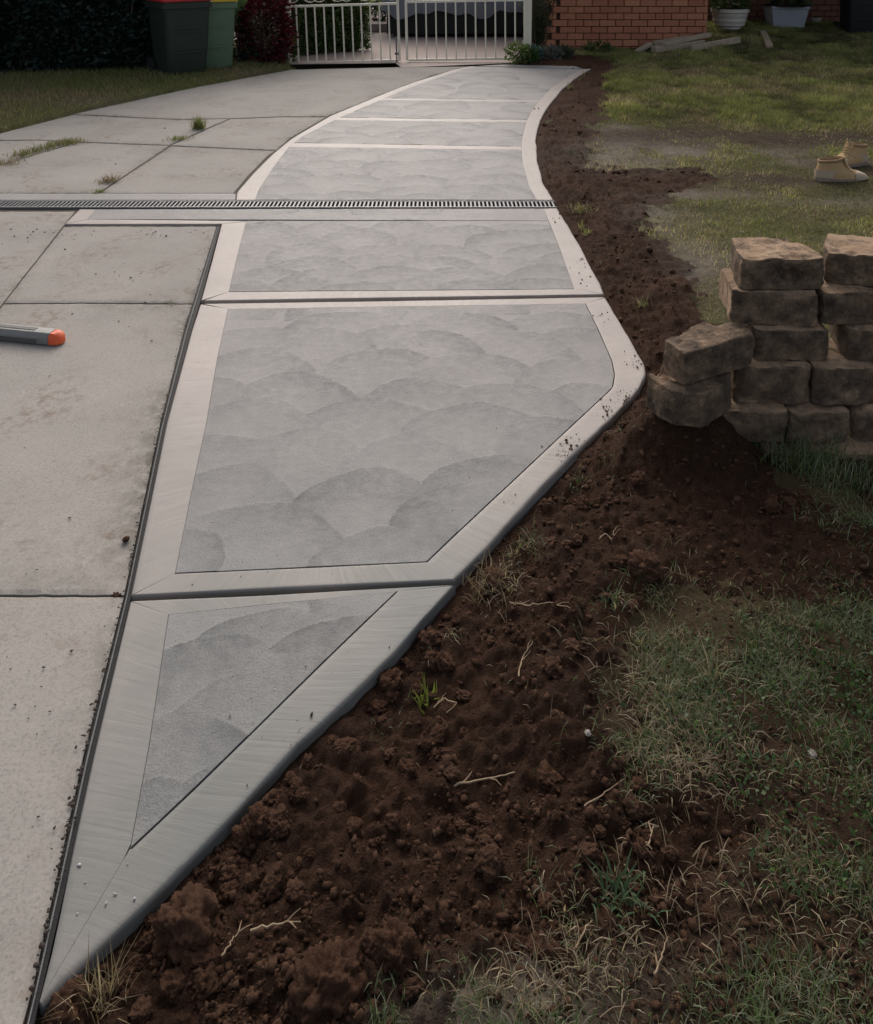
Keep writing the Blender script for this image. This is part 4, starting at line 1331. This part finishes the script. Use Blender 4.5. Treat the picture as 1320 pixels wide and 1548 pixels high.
# ------------------------------------------------------------------ work boots on the lawn
def boot(label, loc, rz):
    t = thing("work_boot", label, "boot", loc, rz, "pair of tan work boots")
    def ring(xh, xt, w, z, dz=0, n=36):
        out = []
        for k in range(n):
            a = 2 * math.pi * k / n
            c, s = math.cos(a), math.sin(a)
            x = (xh + xt) / 2 + (xt - xh) / 2 * math.copysign(abs(c) ** .75, c)
            u = (x - xh) / (xt - xh)
            ww = w * (.82 + .22 * math.sin(u * math.pi * .9 + .25) - .10 * (1 - u) * 0)
            out.append(Vector((x, ww / 2 * math.copysign(abs(s) ** .8, s), z + dz * c)))
        return out
    b = MB(); b.loft([ring(-.004, .322, .112, 0), ring(-.006, .326, .116, .012), ring(-.003, .322, .112, .030)]); b.box((.05, 0, .004), (.08, .09, .02)); b.put("sole", M['sole'], t, smooth=True)
    b = MB()
    b.loft([ring(0, .312, .106, .028), ring(-.002, .300, .108, .050), ring(.002, .262, .104, .075), ring(.006, .222, .096, .098, -.002), ring(.010, .190, .088, .122, .004), ring(.012, .170, .083, .146, .008), ring(.016, .158, .082, .166, .012)], False, False)
    for v in b.bm.verts: v.co += Vector((mnoise.noise(v.co * 30), mnoise.noise(v.co * 30 + Vector((9, 0, 0))), 0)) * .003
    b.put("upper", M['tan'], t, smooth=True)
    b = MB(); b.loft([ring(.016, .158, .084, .160, .012), ring(.008, .166, .096, .168, .012), ring(.010, .164, .094, .182, .014), ring(.018, .156, .080, .186, .014), ring(.026, .148, .062, .172, .012), ring(.03, .14, .05, .10)], False, True); b.put("collar", M['tan_d'], t, smooth=True)
    b = MB()
    def cap(z, x0, x1, w):
        out = []
        for k in range(25):
            a = -math.pi / 2 + math.pi * k / 24
            out.append(Vector((x0 + (x1 - x0) * max(0, math.cos(a)) ** .7, w / 2 * math.sin(a), z)))
        return out
    b.loft([cap(.026, .225, .319, .114), cap(.046, .225, .314, .114), cap(.064, .225, .298, .106), cap(.078, .222, .272, .086), cap(.084, .220, .240, .05)], True, True); b.put("toe_cap", M['tan_l'], t, smooth=True)
    b = MB(); b.loft([[Vector((.20, -.03, .088)), Vector((.205, 0, .097)), Vector((.20, .03, .088)), Vector((.19, 0, .085))], [Vector((.165, -.034, .15)), Vector((.176, 0, .155)), Vector((.165, .034, .15)), Vector((.158, 0, .15))], [Vector((.158, -.034, .205)), Vector((.168, 0, .21)), Vector((.158, .034, .205)), Vector((.15, 0, .205))]]); b.put("tongue", M['tan'], t)
    for k in range(5):
        z = .098 + .019 * k; x = .212 - .011 * k
        b = MB(); b.tube([(x - .012, -.04, z - .004), (x, 0, z + .006), (x - .012, .04, z - .004)], .0032, 6); b.put("lace", M['lace'], t)
    b = MB(); b.tube([(.165, -.02, .19), (.20, -.035, .225), (.225, -.03, .20)], .003, 6); b.tube([(.165, .01, .19), (.185, .0, .24), (.205, .02, .235)], .003, 6); b.put("loose_lace", M['lace'], t)
    b = MB(); b.loft([ring(-.003, .20, .101, .034)[8:29] + [], ring(-.004, .19, .101, .095)[8:29]], False, False); b.put("heel_panel", M['tan_l'], t)
    return t
pb1 = onground(1232, 272); pb2 = onground(1283, 251)
b1 = boot("nearer tan work boot with pale scuffed toe on the bare lawn", (pb1.x, pb1.y, pb1.z), R(-4))
b2 = boot("second tan work boot behind the nearer one at the frame edge", (pb2.x + .16, pb2.y + .08, pb2.z + .004), R(203))

b1.scale = b2.scale = (1.08, 1.06, .82)

# ------------------------------------------------------------------ straightedge on the old slab
sa = at(92, 519); sb = at(-330, 476)
sd = (sa - sb); sl = sd.length
te = thing("straightedge", "grey metal straightedge with orange end lying on old concrete", "tool", (sa.x, sa.y, .0), math.atan2(sd.y, sd.x))
prof = [(-.028, .003), (.036, .003), (.036, .040), (.027, .046), (-.014, .046), (-.028, .030)]
b = MB(); b.loft([[Vector((-sl, y, z)) for y, z in prof], [Vector((-.038, y, z)) for y, z in prof]]); b.bevel(.0025, 2); b.put("metal_body", M['alu'], te, smooth=True)
b = MB(); b.box((-sl / 2 - .04, -.0295, .014), (sl - .1, .003, .014)); b.put("lower_flange", M['alu_d'], te)
b = MB(); b.box((-sl / 2 - .05, .008, .0465), (sl - .13, .020, .003)); b.put("top_inlay", M['alu_d'], te)
b = MB()
b.loft([[Vector((x, .004 + (y - .004) * k, .003 + (z - .003) * kz)) for y, z in prof] for x, k, kz in ((-.040, .93, .95), (-.026, .95, .97), (-.008, .86, .86), (.004, .66, .62), (.010, .40, .36))]); b.put("end_cap", M['orange'], te, smooth=True)

# ------------------------------------------------------------------ clods
def clod_mesh(seed, sub=3):
    bm = bmesh.new()
    bmesh.ops.create_icosphere(bm, subdivisions=sub, radius=1)
    off = Vector((seed * 7.1, seed * 2.3, seed * 1.1))
    for v in bm.verts:
        c = v.co.copy()
        k = .92 + .40 * mnoise.noise(c * 1.2 + off) + .30 * mnoise.noise(c * 2.6 + off) + .14 * mnoise.noise(c * 6 + off) + .10 * mnoise.noise(c * 13 + off) + .10 * abs(mnoise.noise(c * 22 + off)) + .05 * mnoise.noise(c * 44 + off)
        v.co = c * k
        v.co.z *= .72
    me = bpy.data.meshes.new("soil_clod")
    bm.to_mesh(me); bm.free()
    for p in me.polygons: p.use_smooth = True
    me.materials.append(M['clod'])
    return me
CM = [clod_mesh(i, 5) for i in range(9)]
SPEC = [(492, 1500, .062, "largest dark soil lump near the bottom of the dug bed"), (597, 1443, .042, "rounded lighter lump right of the largest soil lump"),
        (651, 968, .030, "reddish soil lump against the lower slab edge"), (590, 1035, .036, "tall crumbly soil lump below the reddish lump at the slab edge"),
        (108, 1528, .036, "brown lump of turf soil at the tip of the path"), (285, 1405, .052, "broad dark soil heap beside the path tip"),
        (1192, 765, .032, "upright soil lump in front of the wall foot, right one of two"), (1168, 768, .024, "upright soil lump in front of the wall foot, left one of two"),
        (975, 860, .048, "wide reddish soil lump in the middle of the upper bed"), (940, 852, .024, "dark soil lump left of the wide reddish lump"),
        (740, 1305, .028, "paired brown lump in the middle of the lower bed"), (388, 1243, .028, "flat reddish lump close under the slab edge")]
for px, py, r, lab in SPEC:
    p = onground(px, py)
    o = link("soil_clod", CM[len(lab) % 9], None, None, (p.x, p.y, p.z + r * .1), (0, 0, random.uniform(0, 6)))
    r *= .95
    o.scale = (r * random.uniform(.9, 1.1), r * random.uniform(.8, 1.0), r)
    tag(o, lab, "soil lump", "soil lumps on the dug bed")
cnt = 0
def inbed(x, y, m=.015):
    z, s, dp, ds = terrain(np.array([x]), np.array([y]))
    return s[0] > .8 and dp[0] > m
tries = 0
while cnt < 170 and tries < 4000:
    tries += 1
    px, py = random.uniform(120, 1320), random.uniform(600, 1548)
    if cnt % 2: px = lerp_y(R_OUT[14:], py)[0] + abs(random.gauss(0, 120))
    p = at(px, py, -.02)
    if not inbed(p.x, p.y): continue
    r = .009 + .018 * random.random() ** 2.2
    z = tz(p.x, p.y)
    o = link("soil_clod", CM[cnt % 9], None, None, (p.x, p.y, z + r * .05), (random.uniform(-.4, .4), random.uniform(-.4, .4), random.uniform(0, 6)))
    o.scale = (r * random.uniform(.8, 1.25), r * random.uniform(.8, 1.2), r * random.uniform(.7, 1.0))
    tag(o, "small brown lump of loose soil on the dug bed", "soil lump", "small soil lumps")
    cnt += 1
# crumbs: far too many to count
def ico(sub):
    bm = bmesh.new(); bmesh.ops.create_icosphere(bm, subdivisions=sub, radius=1)
    bm.verts.ensure_lookup_table()
    V = np.array([v.co[:] for v in bm.verts]); F = np.array([[v.index for v in f.verts] for f in bm.faces]); bm.free()
    return V, F
def scatter_blobs(name, X, Y, Zb, rad, mat, sub=1, seed=1, flat=.75, kind='stuff', parent=None):
    V0, F0 = ico(sub)
    r = np.random.default_rng(seed)
    n = len(X)
    jit = 1 + r.uniform(-.5, .45, (n, len(V0), 1))
    S = rad[:, None, None] * r.uniform(.5, 1.5, (n, 1, 3)) * np.array([1, 1, flat])
    V = V0[None] * jit * S + np.stack([X, Y, Zb], -1)[:, None]
    F = F0[None] + (np.arange(n) * len(V0))[:, None, None]
    me = np_mesh(name, V.reshape(-1, 3), F.reshape(-1, 3), False)
    o = link(name, me, mat, parent)
    o['kind'] = kind
    return o
n = 60000
u = rng.uniform(-60, 1380, n); v = 1.0 / rng.uniform(1 / 1700, 1 / 180, n)
v = np.where(rng.uniform(size=n) < .75, rng.uniform(560, 1600, n), rng.uniform(95, 560, n))
X = np.zeros(n); Y = np.zeros(n)
kx, kf, ku = (u - 660) / FOC, CT - (v - PY0) / FOC * ST, -ST - (v - PY0) / FOC * CT
kk = (-.015 - CAM_H) / ku
X, Y = kx * kk, kf * kk
zz, so, dp, ds = terrain(X, Y)
ok = ((so > .55) | ((Y < 2.9) & (rng.uniform(size=n) < .45))) & (dp > .006) & (X > xright(Y) - .03)
dn = fbm(X * 4, Y * 4, 101, 3)
ok &= rng.uniform(size=n) < .55 + dn
X, Y, zz = X[ok], Y[ok], zz[ok]
rad = (.0018 + .0080 * rng.uniform(size=len(X)) ** 5) * np.clip(Y / 2.2, .8, 2.6)
scatter_blobs("soil_crumbs", X, Y, zz + rad * .2, rad, M['clod'], 1, 3)
# soil spilled onto the concrete by the edge
sx, sy, sr = [], [], []
for px, py, spr, k in [(942, 600, 16, 60), (925, 625, 12, 40), (865, 672, 14, 70), (855, 690, 8, 40), (905, 480, 14, 20), (960, 545, 10, 30), (780, 748, 14, 8), (470, 1100, 12, 8), (600, 960, 30, 4), (880, 400, 12, 20), (850, 330, 8, 16), (818, 165, 8, 14), (800, 182, 6, 3), (845, 140, 8, 10), (400, 1100, 90, 8), (860, 110, 10, 14), (890, 420, 14, 18)]:
    for _ in range(k):
        p = at(px + random.gauss(0, spr), py + random.gauss(0, spr * .6), .002)
        sx.append(p.x); sy.append(p.y); sr.append((.0008 + .0034 * random.random() ** 3) * max(1, p.y / 3.2))
for _ in range(150):
    p = at(random.uniform(250, 860), random.uniform(340, 1250), .002)
    sx.append(p.x); sy.append(p.y); sr.append(random.uniform(.0005, .0014))
sx, sy, sr = map(np.array, (sx, sy, sr))
d_ = sdist(sx, sy, PATH_A)
sx, sy, sr = sx[d_ < -.004], sy[d_ < -.004], sr[d_ < -.004]
scatter_blobs("spilled_soil", sx, sy, sr * .5 + .001, sr, M['clod'], 1, 5)
# dry litter and bits on the old slab
lx, ly, lr = [], [], []
for px, py, sprx, spry, k in [(60, 352, 60, 8, 30), (235, 352, 16, 3, 14), (300, 351, 8, 2, 6), (210, 430, 40, 20, 12), (100, 650, 120, 90, 20), (60, 1050, 90, 70, 24), (180, 420, 90, 40, 20), (120, 240, 140, 30, 14), (230, 470, 60, 30, 10), (60, 1250, 60, 60, 12)]:
    for _ in range(k):
        p = at(px + random.gauss(0, sprx), py + random.gauss(0, spry), 0)
        lx.append(p.x); ly.append(p.y); lr.append(random.uniform(.0015, .006) * max(.7, p.y / 4.5))
for _ in range(420):                          # grit caught along the worn edge of the old slab
    yy_ = 360 + 1150 * random.random() ** 1.3
    p = at(lerp_y(EDGE[::-1], yy_)[0] - abs(random.gauss(0, 3.5)) + 1.5, yy_, 0)
    lx.append(p.x); ly.append(p.y); lr.append(random.uniform(.001, .0038))
lx, ly, lr = map(np.array, (lx, ly, lr))
d_ = sdist(lx, ly, PATH_A)
lx, ly, lr = lx[d_ > .006], ly[d_ > .006], lr[d_ > .006]
scatter_blobs("leaf_litter", lx, ly, lr * .2, lr, simple("dark_litter", (.045, .034, .026), .9, .5, 40), 1, 6, .35)
ch = [(120, 1308), (193, 1306), (129, 1334), (203, 1359), (117, 1382), (160, 1367), (175, 1352)]
cp = [at(*c, .001) for c in ch]
scatter_blobs("cement_crumbs", np.array([c.x for c in cp]), np.array([c.y for c in cp]), np.full(len(cp), .002), np.array([.003, .002, .0018, .002, .0018, .003, .003]), M['chip'], 1, 8, .6)

# ------------------------------------------------------------------ grass
def blades(name, X, Y, Zb, length, width, cols, lean, seed, mat=None, segs=2):
    r = np.random.default_rng(seed)
    n = len(X)
    a = r.uniform(0, 2 * math.pi, n)
    d = np.stack([np.cos(a), np.sin(a), np.zeros(n)], -1)
    fa = a + r.normal(0, .6, n) + math.pi / 2
    s = np.stack([np.cos(fa), np.sin(fa), np.zeros(n)], -1)
    le = np.clip(r.normal(lean, .28, n), .05, 1.5)[:, None]
    L, w = length[:, None], width[:, None]
    b0 = np.stack([X, Y, Zb - .003], -1)
    up = np.array([0, 0, 1.0])
    th1, th2 = le * .7, le * 1.25
    p1 = b0 + (d * np.sin(th1) + up * np.cos(th1)) * L * .5
    p2 = p1 + (d * np.sin(th2) + up * np.cos(th2)) * L * .5
    V = np.stack([b0 - s * w / 2, b0 + s * w / 2, p1 + s * w * .42, p1 - s * w * .42, p2], 1).reshape(-1, 3)
    i = np.arange(n)[:, None] * 5
    F = np.concatenate([i + [[0, 1, 2]], i + [[0, 2, 3]], i + [[3, 2, 4]]])
    me = np_mesh(name, V, F, False)
    attr(me, "col", np.repeat(cols, 5, 0))
    o = link(name, me, mat or M['blade'])
    return o
GREEN = np.array([(.190, .215, .062), (.235, .245, .085), (.135, .165, .050), (.27, .265, .115)])
COOL = np.array([(.140, .185, .082), (.195, .225, .135), (.090, .130, .055), (.27, .28, .20), (.12, .18, .06)])
STRAW = np.array([(.34, .27, .17), (.26, .20, .125), (.43, .35, .24), (.17, .125, .075)])
def pick(n, green, palette, r):
    g = r.uniform(size=n) < green
    c = np.where(g[:, None], palette[r.integers(0, len(palette), n)], STRAW[r.integers(0, len(STRAW), n)])
    return c * r.uniform(.7, 1.25, (n, 1))
def field(seed, n, ylo, yhi, uhi=1400, ulo=-80):
    r = np.random.default_rng(seed)
    Yv = np.sqrt(r.uniform(ylo ** 2, yhi ** 2, n))
    u = r.uniform(ulo, uhi, n)
    dep = Yv * CT + CAM_H * ST
    return (u - 660) / FOC * dep, Yv, r
def gfield(X, Y):
    dry = np.clip(blobs(X, Y, DRYS) * (.75 + .6 * fbm(X * 5, Y * 5, 41, 4)), 0, 1)
    return np.clip(1 - blobs(X, Y, BROWN) - dry * .6 + .35 * fbm(X * 2.2, Y * 2.2, 31, 4) - .1, 0, 1), dry
# main lawn
X, Y, r = field(201, 420000, 2.75, 14.6, 1420, 850)
zz, so, dp, ds = terrain(X, Y)
g, dry = gfield(X, Y)
ok = (so < .5) & (dp > .03) & (r.uniform(size=len(X)) < (.10 + .9 * g) * (1 - .75 * dry)) & ~((X < wr.x) & (Y > WY - .02)) & (Y < 14.4)
X, Y, zz, g = X[ok], Y[ok], zz[ok], g[ok]
n = len(X)
patchy = fbm(X * 1.6, Y * 1.6, 205, 5) * 2
gc = np.clip(.20 + .75 * g + .45 * patchy, .08, .96)
L = r.uniform(.018, .042, n) * np.clip(Y / 5, .75, 1.5) * (.6 + .6 * g)
W_ = r.uniform(.0016, .0032, n) * np.clip(Y / 3.5, .8, 2.6)
tone = (1 + .9 * fbm(X * 2.3, Y * 2.3, 207, 4) + .5 * fbm(X * 9, Y * 9, 208, 3))[:, None] * np.array([1.0, .97, 1.0])
tag(blades("lawn_grass", X, Y, zz, L * np.clip(tone[:, 0], .6, 1.5), W_, pick(n, gc, GREEN, r) * np.clip(tone, .35, 1.7), .75, 206), None, None, None, 'stuff')
# nearby rough grass at lower right
X, Y, r = field(211, 230000, .95, 2.75, 1420, 560)
zz, so, dp, ds = terrain(X, Y)
g, dry = gfield(X, Y)
den = np.clip(.20 + .75 * g, 0, 1) * np.clip(.55 + 1.5 * fbm(X * 8, Y * 8, 215, 4), .04, 1)
edge = 1 / (1 + np.exp((ds * -1 + .0 + .12 * fbm(X * 10, Y * 10, 219, 3)) / .03))
ok = (dp > .05) & (r.uniform(size=len(X)) < den * edge * 1.2)
X, Y, zz, g = X[ok], Y[ok], zz[ok], g[ok]
n = len(X)
gc = np.clip(.58 + .45 * g + .8 * fbm(X * 4, Y * 4, 216, 3), .15, .97)
L = r.uniform(.014, .046, n) * (.6 + .7 * vnoise(X * 6, Y * 6, 217))
tag(blades("rough_grass", X, Y, zz, L, r.uniform(.0010, .0024, n), pick(n, gc, COOL, r), .95, 218), None, None, None, 'stuff')
# clover-like ground cover among it
X, Y, r = field(221, 30000, 1.15, 2.3, 1400, 900)
zz, so, dp, ds = terrain(X, Y)
cl = blobs(X, Y, [(1180, 1150, .16, .12, 1), (1250, 1080, .12, .12, .8), (1290, 1230, .12, .12, .9), (1120, 1110, .08, .08, .8), (1260, 1330, .15, .12, .6)])
ok = (so < .4) & (r.uniform(size=len(X)) < cl * (.5 + .9 * fbm(X * 9, Y * 9, 222, 3)))
P = np.stack([X[ok], Y[ok], zz[ok] + r.uniform(.006, .028, ok.sum())], -1)
o = link("clover", leaf_mesh("clover", P, .0085, [(.050, .092, .030), (.070, .120, .042), (.040, .072, .024)], .05, .15, .95, 223), M['leaf']); o['kind'] = 'stuff'
# verge grass under the hedge
X, Y, r = field(231, 90000, 6.5, 12.2, 470, -160)
vd = sdist(X, Y, np.array(VERGE))
ok = vd < -.01
X, Y, vd = X[ok], Y[ok], vd[ok]
n = len(X)
dr_ = blobs(X, Y, [(40, 158, .9, .4, 1), (-60, 170, .9, .5, .7), (380, 112, .8, .3, .6)])
gc = np.clip(.80 - .7 * dr_ + .5 * fbm(X * 2, Y * 2, 233, 3), .05, .95)
tag(blades("verge_grass", X, Y, .02 + np.clip(-vd, 0, .4) * .08, r.uniform(.02, .06, n) * (.7 + np.clip(-vd, 0, .8)), r.uniform(.003, .006, n), pick(n, gc, GREEN, r), .6, 234), None, None, None, 'stuff')
# dry straw mat in the near lawn and scattered dead bits on the soil
def straw_bits(name, X, Y, seed, ln, wd, lift=.004):
    zz = terrain(X, Y)[0]
    r = np.random.default_rng(seed)
    n = len(X)
    return blades(name, X, Y, zz + lift, r.uniform(*ln, n), r.uniform(*wd, n), pick(n, np.zeros(n), GREEN, r), 1.35, seed + 1)
sx, sy = [], []
for px, py, rx, ry, k in [(1040, 1130, 50, 55, 560), (990, 1075, 40, 30, 200), (1060, 1190, 40, 25, 300), (960, 1000, 50, 30, 70), (800, 1540, 70, 25, 160), (1100, 1420, 110, 60, 160), (940, 1480, 80, 40, 120), (1000, 1380, 60, 60, 70), (760, 890, 24, 26, 70)]:
    for _ in range(k):
        p = at(random.gauss(px, rx), random.gauss(py, ry), -.01); sx.append(p.x); sy.append(p.y)
tag(straw_bits("straw", np.array(sx), np.array(sy), 241, (.018, .055), (.0010, .0024)), None, None, None, 'stuff')
X, Y, r = field(251, 5200, 1.1, 5.5, 1380, 60)
zz, so, dp, ds = terrain(X, Y)
ok = (so > .6) & (dp > .02) & (r.uniform(size=len(X)) < .22)
tag(straw_bits("straw_bits", X[ok], Y[ok], 252, (.008, .034), (.0005, .0013)), None, None, None, 'stuff')

# single tufts and roots
def tuft(label, px, py, n, L, spread, palette, seed, width=.003, cat="grass tuft", conc=False, lean=.5, name="grass_tuft", straw=0):
    p = at(px, py) if conc else onground(px, py)
    r = np.random.default_rng(seed)
    X, Y = r.normal(0, spread, n), r.normal(0, spread, n)
    o = blades(name, X, Y, np.full(n, .0), r.uniform(.5, 1.1, n) * L, np.full(n, width), pick(n, np.full(n, 1 - straw), palette, r), lean, seed + 1)
    o.location = p
    return tag(o, label, cat, "tufts of grass")
tuft("green grass tuft growing from the old driveway joint", 301, 194, 260, .13, .022, GREEN, 301, .004, conc=True)
tuft("dead brown weed in the driveway joint just above the grate", 166, 274, 120, .07, .03, STRAW, 303, .005, conc=True, lean=1.1, straw=.8)
tuft("small dark weed where the joint meets the drain strip", 150, 290, 70, .03, .02, GREEN, 305, .004, conc=True, lean=1.0)
tuft("flat green weed in the joint below the upright driveway tuft", 270, 210, 160, .05, .04, GREEN, 307, .004, conc=True, lean=1.0)
for i, (px, py) in enumerate([(110, 215), (95, 217), (75, 222), (55, 228), (35, 234)]):
    tuft(["right end of the grass strip along the left driveway joint", "green tuft just left of that strip's right end", "middle tuft of the grass strip along the left driveway joint", "tuft left of the middle of the driveway joint grass strip", "leftmost green tuft of the driveway joint grass strip"][i], px, py, 150, .06, .045, GREEN, 310 + 2 * i, .004, conc=True, lean=.8, straw=.35)
tuft("brown dead grass at the left end of the driveway joint strip", 8, 247, 160, .06, .06, STRAW, 330, .004, conc=True, lean=.9, straw=.9)
tuft("dry grass tuft sprouting at the tip of the path", 150, 1520, 80, .085, .016, STRAW, 332, .0018, lean=.75, straw=.8)
tuft("long thin grass tuft in the near lawn", 1078, 1030, 60, .12, .012, COOL, 334, .0018, lean=.75, straw=.35)
tuft("broad green weed at the lower edge of the dug bed", 935, 1350, 50, .055, .022, np.array([(.06, .11, .05), (.08, .13, .06)]), 336, .0045, lean=1.0)
tuft("yellow green seedling among roots below the slab edge", 645, 1062, 24, .05, .012, np.array([(.16, .19, .04)]), 338, .005, lean=.6)
tuft("straw coloured tuft at the end of the slab joint", 745, 885, 110, .065, .028, STRAW, 340, .0016, lean=.9, straw=.75)
tuft("small green sprig in soil beside the path right of the joint", 972, 462, 60, .06, .02, GREEN, 342, .0025, lean=.9, straw=.4)
tuft("green weed beside the path edge near the grate end", 880, 318, 120, .06, .04, GREEN, 344, .004, lean=.9, straw=.3)
tuft("tall grass clump against the wall foot blocks", 1230, 705, 220, .12, .05, COOL, 346, .0025, lean=.55)
tuft("grass clump left of the wall foot blocks", 1175, 700, 110, .09, .03, COOL, 348, .0025, lean=.6)
tuft("grass clump at the wall foot by the frame edge", 1300, 730, 220, .10, .06, COOL, 350, .0025, lean=.6)
def root(label, pts, r=.0022, seed=0, branch=True):
    random.seed(seed)
    P = []
    for px, py in pts:
        p = onground(px, py); p.z += .006 + random.uniform(0, .006); P.append(p)
    Q = []
    for a, b in zip(P[:-1], P[1:]):
        for k in range(5): Q.append(a.lerp(b, k / 5) + Vector((random.gauss(0, .0012), random.gauss(0, .0012), random.gauss(0, .0008))))
    Q.append(P[-1])
    b = MB(); b.tube(Q, r, 6, True, r * .4)
    if branch:
        for _ in range(2):
            i = random.randrange(1, len(Q) - 1)
            dv = (Q[min(i + 1, len(Q) - 1)] - Q[i - 1]).normalized()
            dv.rotate(Matrix.Rotation(random.choice((-1, 1)) * random.uniform(.4, .8), 3, 'Z'))
            ln = random.uniform(.015, .032)
            b.tube([Q[i], Q[i] + dv * ln * .5 + Vector((0, 0, .003)), Q[i] + dv * ln + Vector((random.gauss(0, .003), random.gauss(0, .003), .001))], r * .6, 5, True, r * .25)
    return tag(b.put("dry_root", M['root'], smooth=True), label, "root", "dry roots on the soil")
root("long pale root lying across the middle of the dug bed", [(663, 1200), (700, 1192), (740, 1184), (778, 1172)], .0026, 1)
root("thin pale root between the bed and the straw patch", [(882, 1228), (915, 1205), (945, 1182)], .0018, 2, False)
root("dry straw stalk bundle in front of the largest soil lump", [(380, 1412), (420, 1404), (455, 1400)], .0024, 3)
root("pale curved root above the largest soil lump", [(335, 1450), (350, 1430), (362, 1415)], .0018, 4)
root("bent dry root standing above the yellow green seedling", [(783, 1028), (790, 1000), (805, 975)], .0020, 5)
root("forked pale root in the upper bed", [(905, 820), (915, 812), (925, 820), (932, 800)], .0020, 6)
root("short pale root near the lower grass edge", [(965, 1285), (980, 1280), (988, 1255)], .0024, 7)
root("curled pale root on the upper bed below the slab joint", [(770, 915), (800, 922), (830, 915), (862, 925)], .0018, 8)
root("tangle of dry root below the yellow green seedling", [(655, 1075), (670, 1060), (690, 1068), (675, 1085)], .0018, 9)
root("dark bent root over the lower slab edge", [(369, 1180), (378, 1190), (392, 1197)], .0022, 10)
root("dry stalk lying in the lawn below the dug bed", [(990, 1480), (1000, 1450), (1010, 1425)], .0018, 11)
root("pale twig along the bottom soil edge", [(870, 1440), (885, 1412), (896, 1398)], .0018, 12)
# small stones
for i, (px, py, r, lab) in enumerate([(889, 1110, .006, "tiny pale pebble on the dug soil left of the straw patch"), (1228, 1142, .008, "small white pebble in the clover"), (1073, 1387, .014, "brown stone lying in the lawn below the dug bed"),
                                      (1065, 1300, .012, "reddish stone at the upper lawn edge"), (1122, 352, .012, "white pebble on the grass behind the wall"), (918 + 300, 152, .03, "small red object lying on the far lawn")]):
    p = onground(px, py)
    o = link("pebble", CM[i].copy(), None, None, (p.x, p.y, p.z + r * .4))
    o.data.materials.clear()
    o.data.materials.append(M['red'] if 'red object' in lab else M['clod'] if ('brown' in lab or 'reddish' in lab) else M['stone'])
    o.scale = (r, r, r * .7)
    if 'red object' in lab: o.name = "red_scrap"
    tag(o, lab, "pebble" if 'red object' not in lab else "litter")
